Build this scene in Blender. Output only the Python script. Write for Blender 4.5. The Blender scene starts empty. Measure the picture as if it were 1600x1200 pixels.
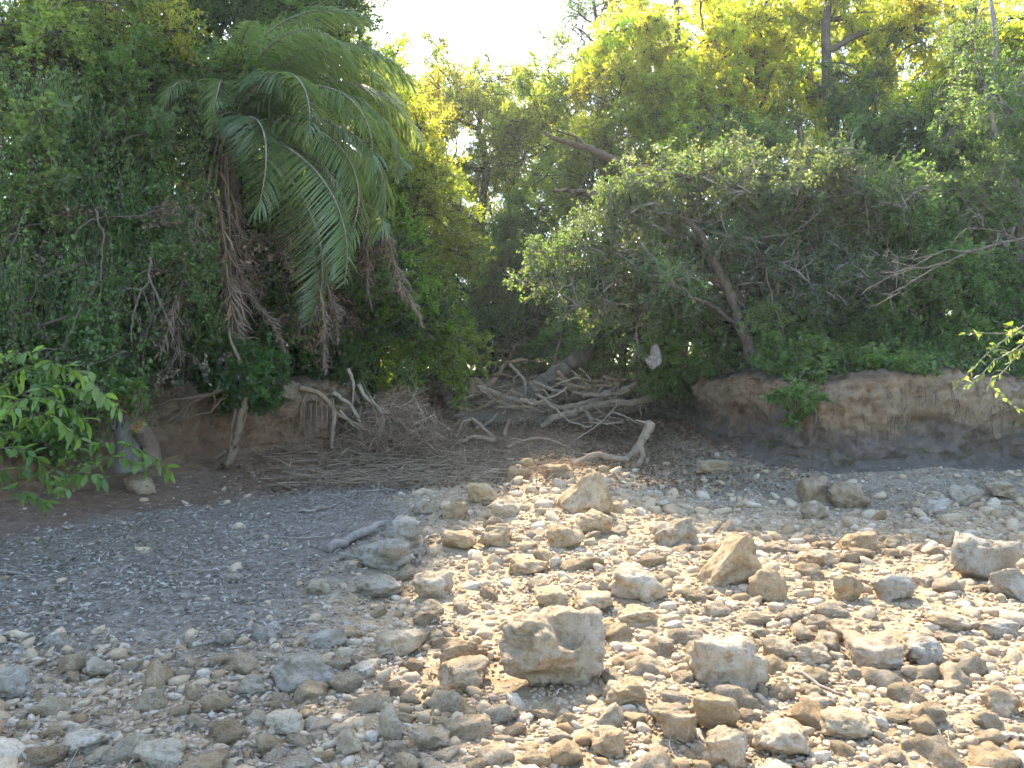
import bpy, math
import numpy as np
from mathutils import Vector, Matrix, Quaternion
R = math.radians
rng = np.random.default_rng(11)
sc = bpy.context.scene
COL = sc.collection

# ------------------------------------------------------------------ camera
F = 1204.0                      # focal length in photo pixels (1600 wide)
CZ = 1.6
cam = bpy.data.cameras.new('camera'); cam.sensor_width = 36; cam.lens = 36 * F / 1600
cam.clip_end = 1000
camo = bpy.data.objects.new('camera', cam); COL.objects.link(camo)
camo.location = (0, 0, CZ); camo.rotation_euler = (R(90), 0, 0)
sc.camera = camo
# ------------------------------------------------------------------ light
SUN_EL, SUN_AZ = R(42), R(-9)   # azimuth from +Y, negative = left
sd = Vector((math.sin(SUN_AZ) * math.cos(SUN_EL), math.cos(SUN_AZ) * math.cos(SUN_EL), math.sin(SUN_EL)))
w = bpy.data.worlds.new('World'); sc.world = w; w.use_nodes = True
nt = w.node_tree; bg = nt.nodes['Background']
sky = nt.nodes.new('ShaderNodeTexSky'); sky.sky_type = 'NISHITA'; sky.sun_disc = False
sky.sun_elevation = SUN_EL; sky.sun_rotation = SUN_AZ
sky.air_density = 1.0; sky.dust_density = 1.0; sky.ozone_density = 1.2
nt.links.new(sky.outputs[0], bg.inputs[0]); bg.inputs[1].default_value = 0.15
sl = bpy.data.lights.new('sun', 'SUN'); sl.energy = 3.2; sl.angle = R(0.5); sl.color = (1.0, 0.87, 0.67)
so = bpy.data.objects.new('sun', sl); COL.objects.link(so); so.rotation_euler = (-sd).to_track_quat('-Z', 'Y').to_euler()
vs = sc.view_settings
vs.view_transform = 'Standard'; vs.look = 'None'; vs.gamma = 1; vs.use_curve_mapping = False
vs.exposure = 2.38
sc.render.engine = 'CYCLES'
cy = sc.cycles
cy.use_denoising = True; cy.max_bounces = 6; cy.diffuse_bounces = 3; cy.transmission_bounces = 3
cy.glossy_bounces = 2; cy.transparent_max_bounces = 4; cy.volume_bounces = 0
cy.sample_clamp_indirect = 6; cy.use_light_tree = False; cy.use_adaptive_sampling = True; cy.adaptive_threshold = 0.035

# ------------------------------------------------------------------ helpers
_T = np.random.default_rng(5).random((32, 32, 32))
def vnoise(p):
    p = np.asarray(p, float); i = np.floor(p).astype(int); f = p - i; f = f * f * (3 - 2 * f)
    i0 = i & 31; i1 = (i + 1) & 31
    x0, y0, z0 = i0[..., 0], i0[..., 1], i0[..., 2]; x1, y1, z1 = i1[..., 0], i1[..., 1], i1[..., 2]
    fx, fy, fz = f[..., 0], f[..., 1], f[..., 2]
    a = _T[x0, y0, z0] * (1 - fx) + _T[x1, y0, z0] * fx; b = _T[x0, y1, z0] * (1 - fx) + _T[x1, y1, z0] * fx
    c = _T[x0, y0, z1] * (1 - fx) + _T[x1, y0, z1] * fx; d = _T[x0, y1, z1] * (1 - fx) + _T[x1, y1, z1] * fx
    return ((a * (1 - fy) + b * fy) * (1 - fz) + (c * (1 - fy) + d * fy) * fz) * 2 - 1
def fbm(p, o=4, g=0.5):
    p = np.asarray(p, float); s = 0; a = 1.0
    for k in range(o):
        s = s + a * vnoise(p * (2 ** k) + 7.3 * k); a *= g
    return s
def xyz(x, y, z=0.0): return np.stack(np.broadcast_arrays(np.asarray(x, float), np.asarray(y, float), np.asarray(z, float)), -1)
def norm(v): v = np.asarray(v, float); return v / np.maximum(np.linalg.norm(v, axis=-1, keepdims=True), 1e-9)
def sstep(a, b, x): t = np.clip((np.asarray(x, float) - a) / (b - a), 0, 1); return t * t * (3 - 2 * t)
def P(px, py, d): return np.array([(px - 800) / F * d, d, CZ + (600 - py) / F * d])

def make_mesh(name, v, f, mats, smooth=False, attrs=None, mi=None):
    v = np.asarray(v, np.float32); me = bpy.data.meshes.new(name)
    fl = f if isinstance(f, list) else [f]
    fl = [np.asarray(a, np.int32) for a in fl if len(a)]
    me.vertices.add(len(v)); me.vertices.foreach_set('co', v.ravel())
    idx = np.concatenate([a.ravel() for a in fl]); tot = np.concatenate([np.full(len(a), a.shape[1]) for a in fl])
    me.loops.add(len(idx)); me.loops.foreach_set('vertex_index', idx)
    me.polygons.add(len(tot)); st = np.concatenate([[0], np.cumsum(tot)[:-1]]).astype(np.int32)
    me.polygons.foreach_set('loop_start', st)
    if mi is not None: me.polygons.foreach_set('material_index', np.asarray(mi, np.int32))
    me.update(calc_edges=True)
    me.polygons.foreach_set('use_smooth', np.full(len(tot), bool(smooth)))
    for m in (mats if isinstance(mats, (list, tuple)) else [mats]): me.materials.append(m)
    for nm, (dom, arr) in (attrs or {}).items():
        a = me.attributes.new(nm, 'FLOAT', dom); a.data.foreach_set('value', np.asarray(arr, np.float32))
    return me
def add(name, me, parent=None, loc=(0, 0, 0), color=None):
    o = bpy.data.objects.new(name, me); COL.objects.link(o); o.location = loc
    if parent is not None: o.parent = parent
    if color is not None: o.color = (*color, 1)
    return o
def tag(o, label=None, cat=None, group=None, kind=None):
    if label: o['label'] = label
    if cat: o['category'] = cat
    if group: o['group'] = group
    if kind: o['kind'] = kind
    return o
def thing(name, label, cat, loc=(0, 0, 0), group=None):
    return tag(add(name, None, loc=tuple(loc)), label, cat, group)

def spline(pts, n):
    pts = np.asarray(pts, float)
    if len(pts) == 2: return pts[0] + (pts[1] - pts[0]) * np.linspace(0, 1, n)[:, None]
    e = np.vstack([2 * pts[0] - pts[1], pts, 2 * pts[-1] - pts[-2]])
    t = np.linspace(0, len(pts) - 1 - 1e-6, n); i = t.astype(int); u = (t - i)[:, None]
    a, b, c, d = e[i], e[i + 1], e[i + 2], e[i + 3]
    return .5 * (2 * b + (c - a) * u + (2 * a - 5 * b + 4 * c - d) * u * u + (3 * b - a - 3 * c + d) * u ** 3)
class Tubes:
    def __init__(s): s.v = []; s.q = []; s.n = 0
    def tube(s, pts, rad, sides=6, cap=True, rough=0.0, freq=6.0, seed=0.0, flare=0.0):
        pts = np.asarray(pts, float); n = len(pts); rad = np.broadcast_to(np.asarray(rad, float), (n,)) if np.ndim(rad) == 0 else np.interp(np.linspace(0, 1, n), np.linspace(0, 1, len(rad)), rad)
        t = norm(np.gradient(pts, axis=0)); ref = np.array([0, 0, 1.]) if abs(t[:, 2]).mean() < .8 else np.array([1., 0, 0])
        a = norm(np.cross(t, ref)); b = np.cross(t, a)
        th = np.arange(sides) * 2 * math.pi / sides
        dirs = a[:, None] * np.cos(th)[None, :, None] + b[:, None] * np.sin(th)[None, :, None]
        r = np.broadcast_to(rad[:, None], (n, sides)).copy()
        if rough:
            r *= 1 + rough * fbm((pts[:, None] + dirs * rad[:, None, None]) * freq + seed, 3)
        v = pts[:, None] + dirs * r[..., None]
        i = np.arange(n - 1)[:, None] * sides; j = np.arange(sides)[None]; k = (j + 1) % sides
        q = np.stack([i + j, i + k, i + sides + k, i + sides + j], -1).reshape(-1, 4) + s.n
        s.v.append(v.reshape(-1, 3)); s.q.append(q); s.n += n * sides
        if cap:
            s.v.append(pts[[0, -1]]); c0, c1 = s.n, s.n + 1; s.n += 2
            b0 = s.n - 2 - n * sides; jj = np.arange(sides); kk = (jj + 1) % sides
            s.q.append(np.stack([np.full(sides, c0), b0 + kk, b0 + jj, b0 + jj], -1)); e0 = b0 + (n - 1) * sides
            s.q.append(np.stack([np.full(sides, c1), e0 + jj, e0 + kk, e0 + kk], -1))
    def mesh(s, name, mat, smooth=True):
        q = np.vstack(s.q); tri = q[:, 2] == q[:, 3]
        return make_mesh(name, np.vstack(s.v), [q[~tri], q[tri][:, :3]], mat, smooth)

# ------------------------------------------------------------------ materials
def newmat(name):
    m = bpy.data.materials.new(name); m.use_nodes = True; nt = m.node_tree
    return m, nt, nt.nodes, nt.links, nt.nodes['Principled BSDF']
def mixc(nt, fac, a, b, mode='MIX'):
    n = nt.nodes.new('ShaderNodeMix'); n.data_type = 'RGBA'; n.blend_type = mode
    for s, val in ((0, fac), (6, a), (7, b)):
        if isinstance(val, (int, float)): n.inputs[s].default_value = val
        elif isinstance(val, tuple): n.inputs[s].default_value = (*val, 1)
        else: nt.links.new(val, n.inputs[s])
    return n.outputs[2]
def ramp(nt, src, stops):
    n = nt.nodes.new('ShaderNodeValToRGB'); e = n.color_ramp.elements
    while len(e) < len(stops): e.new(.5)
    for q, (p, c) in zip(e, stops): q.position = p; q.color = (*c, 1) if isinstance(c, tuple) else (c, c, c, 1)
    nt.links.new(src, n.inputs[0]); return n.outputs[0]
def noise(nt, vec, scale, detail=5, rough=.6, dist=0):
    n = nt.nodes.new('ShaderNodeTexNoise'); n.inputs['Scale'].default_value = scale; n.inputs['Detail'].default_value = detail
    n.inputs['Roughness'].default_value = rough; n.inputs['Distortion'].default_value = dist
    if vec is not None: nt.links.new(vec, n.inputs['Vector'])
    return n.outputs[0]
def mapping(nt, src, sc_):
    n = nt.nodes.new('ShaderNodeMapping'); n.inputs['Scale'].default_value = sc_; nt.links.new(src, n.inputs[0]); return n.outputs[0]
def bump(nt, h, strength, dist, prev=None):
    n = nt.nodes.new('ShaderNodeBump'); n.inputs['Strength'].default_value = strength; n.inputs['Distance'].default_value = dist
    nt.links.new(h, n.inputs['Height'])
    if prev is not None: nt.links.new(prev, n.inputs['Normal'])
    return n.outputs[0]
def attr(nt, name):
    n = nt.nodes.new('ShaderNodeAttribute'); n.attribute_name = name; return n.outputs['Fac']

def leaf_mat(name, dark, light, trans, tw=0.45, rough=.30, spec=.7):
    m, nt, N, L, b = newmat(name)
    oi = N.new('ShaderNodeObjectInfo'); t = attr(nt, 'tone')
    c = mixc(nt, 1.0, ramp(nt, t, [(0.0, dark), (0.6, tuple((a + q) / 2 for a, q in zip(dark, light))), (1.0, light)]), oi.outputs['Color'], 'MULTIPLY')
    L.new(c, b.inputs['Base Color']); b.inputs['Roughness'].default_value = rough; b.inputs['Specular IOR Level'].default_value = spec
    tr = N.new('ShaderNodeBsdfTranslucent')
    tc = mixc(nt, 1.0, ramp(nt, t, [(0.0, tuple(x * .72 for x in trans)), (1.0, trans)]), oi.outputs['Color'], 'MULTIPLY')
    L.new(tc, tr.inputs[0])
    mx = N.new('ShaderNodeMixShader'); mx.inputs[0].default_value = tw
    L.new(b.outputs[0], mx.inputs[1]); L.new(tr.outputs[0], mx.inputs[2]); L.new(mx.outputs[0], N['Material Output'].inputs[0])
    return m
def bark_mat(name, c0, c1, c2, scale=1.0, bs=.5):
    m, nt, N, L, b = newmat(name)
    tc = N.new('ShaderNodeTexCoord').outputs['Object']; oi = N.new('ShaderNodeObjectInfo')
    n1 = noise(nt, tc, 3.5 * scale, 4); n2 = noise(nt, mapping(nt, tc, (1, 1, .3)), 30 * scale, 6, .7)
    c = mixc(nt, ramp(nt, n2, [(.35, 0.), (.65, 1.)]), ramp(nt, n1, [(.3, c0), (.55, c1), (.75, c2)]), c0)
    c = mixc(nt, ramp(nt, n2, [(.4, .0), (.6, .75)]), c, ramp(nt, n1, [(.3, c1), (.7, c2)]))
    L.new(mixc(nt, 1.0, c, oi.outputs['Color'], 'MULTIPLY'), b.inputs['Base Color'])
    b.inputs['Roughness'].default_value = .85; b.inputs['Specular IOR Level'].default_value = .2
    L.new(bump(nt, n2, bs, .02), b.inputs['Normal'])
    return m
M = {}
M['leaf'] = leaf_mat('leaf_green', (.042, .078, .028), (.10, .145, .05), (.42, .56, .09), .52)
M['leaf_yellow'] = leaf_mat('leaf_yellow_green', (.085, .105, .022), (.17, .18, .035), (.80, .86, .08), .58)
M['leaf_dry'] = leaf_mat('leaf_dry', (.10, .075, .05), (.24, .20, .15), (.12, .08, .05), .15, .7, .2)
M['leaf_bleached'] = leaf_mat('leaf_bleached', (.13, .11, .085), (.50, .47, .42), (.2, .17, .13), .15, .7, .2)
M['leaf_big'] = leaf_mat('leaf_fresh_green', (.06, .12, .02), (.13, .20, .04), (.26, .38, .05), .5, .4)
M['frond'] = leaf_mat('palm_leaflet_green', (.065, .11, .05), (.13, .175, .085), (.34, .44, .09), .4, .3, .6)
M['frond_dead'] = leaf_mat('palm_leaflet_dead', (.20, .15, .11), (.40, .32, .25), (.28, .2, .13), .25, .7, .2)
M['bark'] = bark_mat('bark_brown', (.045, .034, .026), (.11, .085, .062), (.19, .155, .12))
M['bark_pale'] = bark_mat('bark_pale', (.10, .085, .068), (.25, .215, .175), (.36, .32, .27))
M['deadwood'] = bark_mat('deadwood_grey', (.11, .09, .07), (.27, .225, .175), (.40, .345, .28), 1.2, .6)
M['root'] = bark_mat('root_brown', (.09, .066, .045), (.21, .155, .105), (.30, .24, .17))
def cutwood():
    m, nt, N, L, b = newmat('cut_wood')
    tc = N.new('ShaderNodeTexCoord').outputs['Object']; n1 = noise(nt, tc, 40, 4)
    L.new(ramp(nt, n1, [(.3, (.30, .10, .035)), (.7, (.50, .22, .09))]), b.inputs['Base Color']); b.inputs['Roughness'].default_value = .8
    return m
M['cut'] = cutwood()

def rock_mat():
    m, nt, N, L, b = newmat('limestone')
    tc = N.new('ShaderNodeTexCoord').outputs['Object']; oi = N.new('ShaderNodeObjectInfo')
    ad = N.new('ShaderNodeVectorMath'); ad.operation = 'ADD'; L.new(tc, ad.inputs[0])
    cm = N.new('ShaderNodeCombineXYZ'); mu = N.new('ShaderNodeMath'); mu.operation = 'MULTIPLY'; mu.inputs[1].default_value = 40
    L.new(oi.outputs['Random'], mu.inputs[0]); L.new(mu.outputs[0], cm.inputs[0]); L.new(cm.outputs[0], ad.inputs[1]); v = ad.outputs[0]
    n1 = noise(nt, v, 3.0, 6, .65); n2 = noise(nt, v, 14, 8, .75); n3 = noise(nt, v, 60, 4, .7)
    c = ramp(nt, n1, [(.30, (.39, .275, .16)), (.43, (.52, .41, .27)), (.55, (.61, .505, .365)), (.70, (.67, .59, .48))])
    c = mixc(nt, ramp(nt, n2, [(.38, .75), (.52, 0.)]), c, (.30, .205, .115))
    c = mixc(nt, ramp(nt, n3, [(.5, 0.), (.7, .35)]), c, (.66, .60, .50))
    L.new(mixc(nt, 1., c, oi.outputs['Color'], 'MULTIPLY'), b.inputs['Base Color'])
    b.inputs['Roughness'].default_value = .92; b.inputs['Specular IOR Level'].default_value = .15
    vo = N.new('ShaderNodeTexVoronoi'); vo.inputs['Scale'].default_value = 28; L.new(v, vo.inputs['Vector'])
    pit = ramp(nt, vo.outputs['Distance'], [(.0, 0.), (.28, 1.)])
    bn = bump(nt, n2, 1., .05); bn = bump(nt, n3, .8, .012, bn); bn = bump(nt, pit, .4, .012, bn)
    L.new(bn, b.inputs['Normal']); return m
M['rock'] = rock_mat()
def gravel_mat():
    m, nt, N, L, b = newmat('gravel_stone')
    g = N.new('ShaderNodeNewGeometry'); t = attr(nt, 'tone'); n2 = noise(nt, g.outputs['Position'], 45, 6, .7)
    c = ramp(nt, t, [(0., (.27, .175, .09)), (.3, (.41, .30, .18)), (.6, (.50, .385, .25)), (.92, (.57, .475, .35)), (1., (.50, .43, .33))])
    c = mixc(nt, ramp(nt, n2, [(.35, .6), (.55, 0.)]), c, (.26, .18, .10))
    L.new(c, b.inputs['Base Color']); b.inputs['Roughness'].default_value = .92; b.inputs['Specular IOR Level'].default_value = .15
    L.new(bump(nt, n2, .8, .012), b.inputs['Normal']); return m
M['gravel'] = gravel_mat()
def ground_mat():
    m, nt, N, L, b = newmat('creek_soil')
    g = N.new('ShaderNodeNewGeometry').outputs['Position']; dry = attr(nt, 'dry'); forest = attr(nt, 'forest'); red = attr(nt, 'red')
    n1 = noise(nt, g, 1.3, 6, .6); n2 = noise(nt, g, 9, 8, .7); n3 = noise(nt, g, 70, 5, .75)
    tan = ramp(nt, n2, [(.32, (.37, .255, .14)), (.5, (.52, .39, .235)), (.68, (.63, .505, .345))])
    mud = ramp(nt, n2, [(.32, (.19, .16, .12)), (.5, (.29, .25, .195)), (.7, (.39, .345, .285))])
    c = mixc(nt, dry, mud, tan)
    c = mixc(nt, red, c, ramp(nt, n2, [(.35, (.19, .105, .062)), (.65, (.32, .205, .125))]))
    c = mixc(nt, forest, c, ramp(nt, n2, [(.35, (.05, .04, .025)), (.65, (.12, .095, .06))]))
    c = mixc(nt, ramp(nt, n3, [(.3, .55), (.5, 0.)]), c, (.13, .095, .06))
    L.new(c, b.inputs['Base Color']); b.inputs['Roughness'].default_value = .95; b.inputs['Specular IOR Level'].default_value = .1
    bn = bump(nt, n2, .8, .06); bn = bump(nt, n3, .9, .02, bn); L.new(bn, b.inputs['Normal']); return m
M['ground'] = ground_mat()
def bank_mat():
    m, nt, N, L, b = newmat('bank_earth')
    g = N.new('ShaderNodeNewGeometry').outputs['Position']; red = attr(nt, 'red'); pale = attr(nt, 'pale')
    st = noise(nt, mapping(nt, g, (.6, .6, 3.5)), 1.6, 5, .6, .6); n2 = noise(nt, mapping(nt, g, (1, 1, .6)), 8, 9, .72); n3 = noise(nt, g, 55, 5, .7)
    c = ramp(nt, st, [(.3, (.22, .155, .095)), (.5, (.34, .255, .165)), (.7, (.42, .335, .23))])
    c = mixc(nt, pale, c, ramp(nt, st, [(.3, (.30, .225, .145)), (.7, (.44, .35, .24))]))
    c = mixc(nt, red, c, ramp(nt, st, [(.3, (.24, .13, .075)), (.7, (.38, .25, .155))]))
    c = mixc(nt, ramp(nt, n2, [(.33, .7), (.52, 0.)]), c, (.12, .085, .055))
    c = mixc(nt, attr(nt, 'soil_shade'), c, ramp(nt, n2, [(.3, (.12, .10, .085)), (.7, (.24, .205, .165))]))  # dark soil and undercut shade painted into the lower right bank
    c = mixc(nt, attr(nt, 'top'), c, ramp(nt, n2, [(.35, (.05, .04, .025)), (.65, (.12, .095, .06))]))
    L.new(c, b.inputs['Base Color']); b.inputs['Roughness'].default_value = .95; b.inputs['Specular IOR Level'].default_value = .1
    bn = bump(nt, n2, 1., .09); bn = bump(nt, n3, .9, .025, bn); L.new(bn, b.inputs['Normal']); return m
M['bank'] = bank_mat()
def rag_mat():
    m, nt, N, L, b = newmat('bleached_fibre')
    tc = N.new('ShaderNodeTexCoord').outputs['Object']; n = noise(nt, mapping(nt, tc, (3, 3, 1)), 9, 6, .7)
    L.new(ramp(nt, n, [(.35, (.20, .18, .165)), (.65, (.50, .46, .43))]), b.inputs['Base Color']); b.inputs['Roughness'].default_value = .9
    L.new(bump(nt, n, .6, .03), b.inputs['Normal']); return m
M['rag'] = rag_mat()

# ------------------------------------------------------------------ terrain
PATH = np.array([(-9, -45), (-8, -10), (-7.6, 0), (-7.2, 5), (-6.4, 8.8), (-5.2, 11), (-4.3, 12.6), (-3.3, 14.2), (-3.7, 16.2), (-4.3, 19), (-2.6, 22.2),
                 (0.8, 23), (3.3, 21), (4.1, 18), (3.75, 15), (3.95, 12.1), (4.8, 11.2), (6.4, 11.2), (8.4, 11.2), (11.3, 9.8), (13, 5), (13, -10), (14, -45)], float)
PS = spline(PATH, 300)
def bank_dist(x, y):
    """signed distance to the bank's foot: > 0 on the land side"""
    x = np.asarray(x, float); shp = x.shape; q = np.stack([x.ravel(), np.asarray(y, float).ravel()], -1)
    out = np.empty(len(q))
    A = PS[:-1]; D = PS[1:] - A; DD = (D ** 2).sum(1)
    for s in range(0, len(q), 4000):
        c = q[s:s + 4000]; r = c[:, None] - A[None]; t = np.clip((r * D).sum(-1) / DD, 0, 1)
        e = r - t[..., None] * D; d2 = (e ** 2).sum(-1); k = d2.argmin(1); ii = np.arange(len(c))
        cr = D[k, 0] * e[ii, k, 1] - D[k, 1] * e[ii, k, 0]
        out[s:s + 4000] = np.sqrt(d2[ii, k]) * np.sign(cr)     # path runs clockwise: land on its left
    return out.reshape(shp)
def bed(x, y, s=None):
    x = np.asarray(x, float); y = np.asarray(y, float)
    if s is None: s = bank_dist(x, y)
    z = .42 * sstep(8, 21, y) + .05 * fbm(xyz(x * .5, y * .5, 3.1), 3) + .028 * fbm(xyz(x * 2.2, y * 2.2, 1.7), 4)
    z = z + .17 * np.exp(-((x - .5) / 1.5) ** 2) * sstep(5, 9, y) * (1 - sstep(15, 19, y))        # low stony ridge
    ap = np.exp(-(np.maximum(-s, 0) / .8) ** 2)
    z = z + ap * (.30 + .12 * fbm(xyz(x * .7, y * .7, 8.), 3)) * sstep(4, 9, y)
    return z
def plateau(x, y):
    return 1.72 + .25 * fbm(xyz(x * .25, y * .25, 5.5), 3) + .35 * sstep(14, 22, y) * sstep(-6, 2, x) * (1 - sstep(4, 9, x)) + .02 * np.maximum(y - 25, 0) - .2 * sstep(6, 10, x)
def terrain(x, y):
    s = bank_dist(x, y); b = bed(x, y, s); p = plateau(x, y)
    return b + (p - b) * sstep(.42, .75, s)
def ax(a, b, h, lo, hi, g=1.18):
    m = np.arange(a, b + h / 2, h); l = [a]; st = h
    while l[-1] > lo: st *= g; l.append(l[-1] - st)
    r = [m[-1]]; st = h
    while r[-1] < hi: st *= g; r.append(r[-1] + st)
    return np.concatenate([l[:0:-1], m, r[1:]])
def build_ground():
    xs = ax(-6.6, 8.4, .075, -140, 140); ys = np.concatenate([ax(2.4, 13.5, .07, -120, 13.5), np.arange(13.65, 24, .16), ax(24.2, 26, .4, 24.1, 170)])
    ys = np.unique(np.round(ys, 4)); X, Y = np.meshgrid(xs, ys); s = bank_dist(X, Y); b = bed(X, Y, s); p = plateau(X, Y)
    Z = b + (p - b) * sstep(.42, .75, s)
    near = (X > -7) & (X < 9) & (Y > 2) & (Y < 14)
    Z = Z + near * (.010 * fbm(xyz(X * 9, Y * 9, 2.), 3)) * (s < .3)
    n, m = X.shape; i = np.arange(n * m).reshape(n, m)
    f = np.stack([i[:-1, :-1], i[:-1, 1:], i[1:, 1:], i[1:, :-1]], -1).reshape(-1, 4)
    dry = dryness(X, Y); forest = sstep(.5, .9, s)
    red = np.clip(np.exp(-(np.maximum(-s, 0) / 1.9) ** 4) + .3 * fbm(xyz(X * 1.3, Y * 1.3, 6.), 3), 0, 1) * sstep(6, 8.5, Y) * (X < -1.5) * .9
    me = make_mesh('ground', xyz(X, Y, Z).reshape(-1, 3), f, M['ground'], True,
                   {'dry': ('POINT', dry.ravel()), 'forest': ('POINT', forest.ravel()), 'red': ('POINT', red.ravel())})
    o = add('ground', me); o['kind'] = 'structure'
def dryness(x, y):
    """1 on the stony yellow rubble, 0 on the dark leaf-strewn mud"""
    e = fbm(xyz(np.asarray(x) * .9, np.asarray(y) * .9, 9.), 3) * .35
    l = sstep(-1.7, -.75, x + e); l = np.maximum(l, sstep(-3.9, -2.2, x + e) * (1 - sstep(4.0, 5.6, y)) * .8)
    r = 1 - sstep(8.2, 10.5, y + e * 2) * sstep(1.6, 3.0, x + e) * .75
    return l * r * (1 - .7 * sstep(12.5, 15.5, y + e))
build_ground()
def ground_at(px, py):
    d = CZ * F / max(py - 600, 20)
    for _ in range(12):
        p = P(px, py, d); z = float(terrain(np.array([p[0]]), np.array([d]))[0]) if d < 30 else .4
        d = .5 * d + .5 * min(40, (CZ - z) * F / max(py - 600, 8))
    p = P(px, py, d); return np.array([p[0], d, z])
def tz(x, y): return float(terrain(np.array([float(x)]), np.array([float(y)]))[0])

def build_bank():
    pd = spline(PATH, 6000); Ls = np.concatenate([[0], np.cumsum(np.linalg.norm(np.diff(pd, axis=0), axis=1) * np.where(pd[1:, 1] > 7, 1, .08))]); n = 1400; g_ = np.linspace(0, Ls[-1], n); p = np.stack([np.interp(g_, Ls, pd[:, j]) for j in (0, 1)], -1); t = norm(np.gradient(p, axis=0)); nr = np.stack([-t[:, 1], t[:, 0]], -1)
    k = np.hanning(91); k /= k.sum()
    nr = norm(np.stack([np.convolve(np.pad(nr[:, j], 45, 'edge'), k, 'valid') for j in (0, 1)], -1))
    # profile: offset towards land, fraction of height
    right = sstep(2.5, 3.4, p[:, 0]) * sstep(8, 10.5, p[:, 1])
    prof = np.array([(-.25, -.12), (-.08, .0), (.10, .05), (.22, .12), (.30, .20), (.33, .28), (.30, .38), (.22, .48), (.09, .62), (.06, .70), (.055, .78), (.08, .85), (.14, .91), (.22, .955), (.34, .985), (.5, 1.0), (.75, 1.015), (1.1, 1.02), (1.5, .96)])
    tt = np.linspace(0, len(prof) - 1, 74); off = np.interp(tt, np.arange(len(prof)), prof[:, 0]); hf = np.interp(tt, np.arange(len(prof)), prof[:, 1])
    U = np.linspace(0, 60, n)
    b = bed(p[:, 0], p[:, 1]); q2 = p + nr * .9; pl = plateau(q2[:, 0], q2[:, 1]) + .03
    lump = fbm(xyz(U * .8, 0, 4.), 5, .6) * (.26 - .16 * right)
    under = .55 + .15 * right
    X = p[:, None, :] + nr[:, None, :] * ((off[None, :] - .05) * np.where((hf > .1) & (hf < .6), under[:, None], 1.)[:, :] + lump[:, None] * sstep(.05, .5, hf)[None, :] * (1 - sstep(.97, 1.02, hf))[None, :])[..., None]
    Z = b[:, None] + hf[None, :] * (pl - b)[:, None]
    V = np.concatenate([X, Z[..., None]], -1)
    d = fbm(V * np.array([1.3, 1.3, 2.2]), 5, .62) * .12 + .05 * np.abs(fbm(V * np.array([5, 5, 1.6]), 3)) + .05 * fbm(V * 6, 5, .66) - .07 * np.maximum(0, .3 - np.abs(fbm(V * np.array([2.6, 2.6, 1.5]) + 4, 3)))
    V[..., :2] -= nr[:, None] * (d * (sstep(-.05, .12, hf) * (1 - .7 * sstep(.97, 1.0, hf)))[None])[..., None]
    V[..., 2] += .10 * fbm(V * np.array([1.9, 1.9, .3]) + 3, 4, .6) * sstep(.72, .9, hf)[None]
    m = len(hf); i = np.arange(n * m).reshape(n, m)
    f = np.stack([i[:-1, :-1], i[1:, :-1], i[1:, 1:], i[:-1, 1:]], -1).reshape(-1, 4)
    red = ((p[:, 0] < -2)[:, None] * (1 - sstep(.25, .75, hf))[None]) * .85 + .35 * sstep(.8, .95, hf)[None] * right[:, None] + .6 * (right * np.exp(-((p[:, 0] - 4.0) / 1.3) ** 2))[:, None] * np.ones(len(hf))[None]
    pale = right[:, None] * np.ones(m)[None] * (1 - sstep(.78, .95, hf))[None]
    me = make_mesh('creek_bank', V.reshape(-1, 3), f, M['bank'], True, {'red': ('POINT', red.ravel()), 'pale': ('POINT', pale.ravel()), 'soil_shade': ('POINT', np.clip(right[:, None] * (1 - sstep(.30, .50, hf[None] + .22 * fbm(V * 1.5, 3))) * .9, 0, 1).ravel()), 'top': ('POINT', np.clip(sstep(.90, .99, hf)[None] + .35 * fbm(V * 2.2, 3) * (hf > .8)[None], 0, 1).ravel())})
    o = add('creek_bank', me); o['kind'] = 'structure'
    # rootlets hanging from the overhang
    T = Tubes(); r = np.random.default_rng(3)
    ok = np.where((p[:, 1] > 9) & ((p[:, 0] > 2.5) | (p[:, 0] < -2.5)))[0]
    for _ in range(760):
        a = r.choice(ok); h = r.uniform(.3, .96); c = int(np.argmin(abs(hf[:60] - h))); s = V[a, c].copy(); s[:2] -= nr[a] * .01
        L = r.uniform(.12, .5); sway = r.normal(0, .05, 3); pts = [s]
        for g in range(4):
            pts.append(pts[-1] + np.array([0, 0, -L / 4]) + sway * r.uniform(0, .6) - np.append(nr[a], 0) * .006)
        T.tube(pts, [r.uniform(.004, .010), .002], 3, False)
    ro = add('hanging_rootlets', T.mesh('hanging_rootlets', M['root']), o); ro['kind'] = 'stuff'
build_bank()

# ------------------------------------------------------------------ foliage kit
class Leaves:
    def __init__(s): s.b = []; s.d = []; s.n = []; s.l = []; s.w = []; s.t = []
    def put(s, b, d, n, l, w, t):
        s.b.append(b); s.d.append(d); s.n.append(n); s.l.append(l); s.w.append(w); s.t.append(t)
    def mesh(s, name, mat):
        b, d, n = np.vstack(s.b), norm(np.vstack(s.d)), np.vstack(s.n); l = np.concatenate(s.l)[:, None]; w = np.concatenate(s.w)[:, None]
        sd_ = norm(np.cross(n, d)); n = np.cross(d, sd_); k = len(b)
        v = np.stack([b, b + d * l * .45 + sd_ * w + n * w * .35, b + d * l - n * l * .12, b + d * l * .45 - sd_ * w + n * w * .35], 1).reshape(-1, 3)
        i = np.arange(k)[:, None] * 4; f = np.vstack([i + np.array([[0, 1, 2]]), i + np.array([[0, 2, 3]])])
        t = np.concatenate(s.t); return make_mesh(name, v, f, mat, False, {'tone': ('FACE', np.concatenate([t, t]))})
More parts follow.
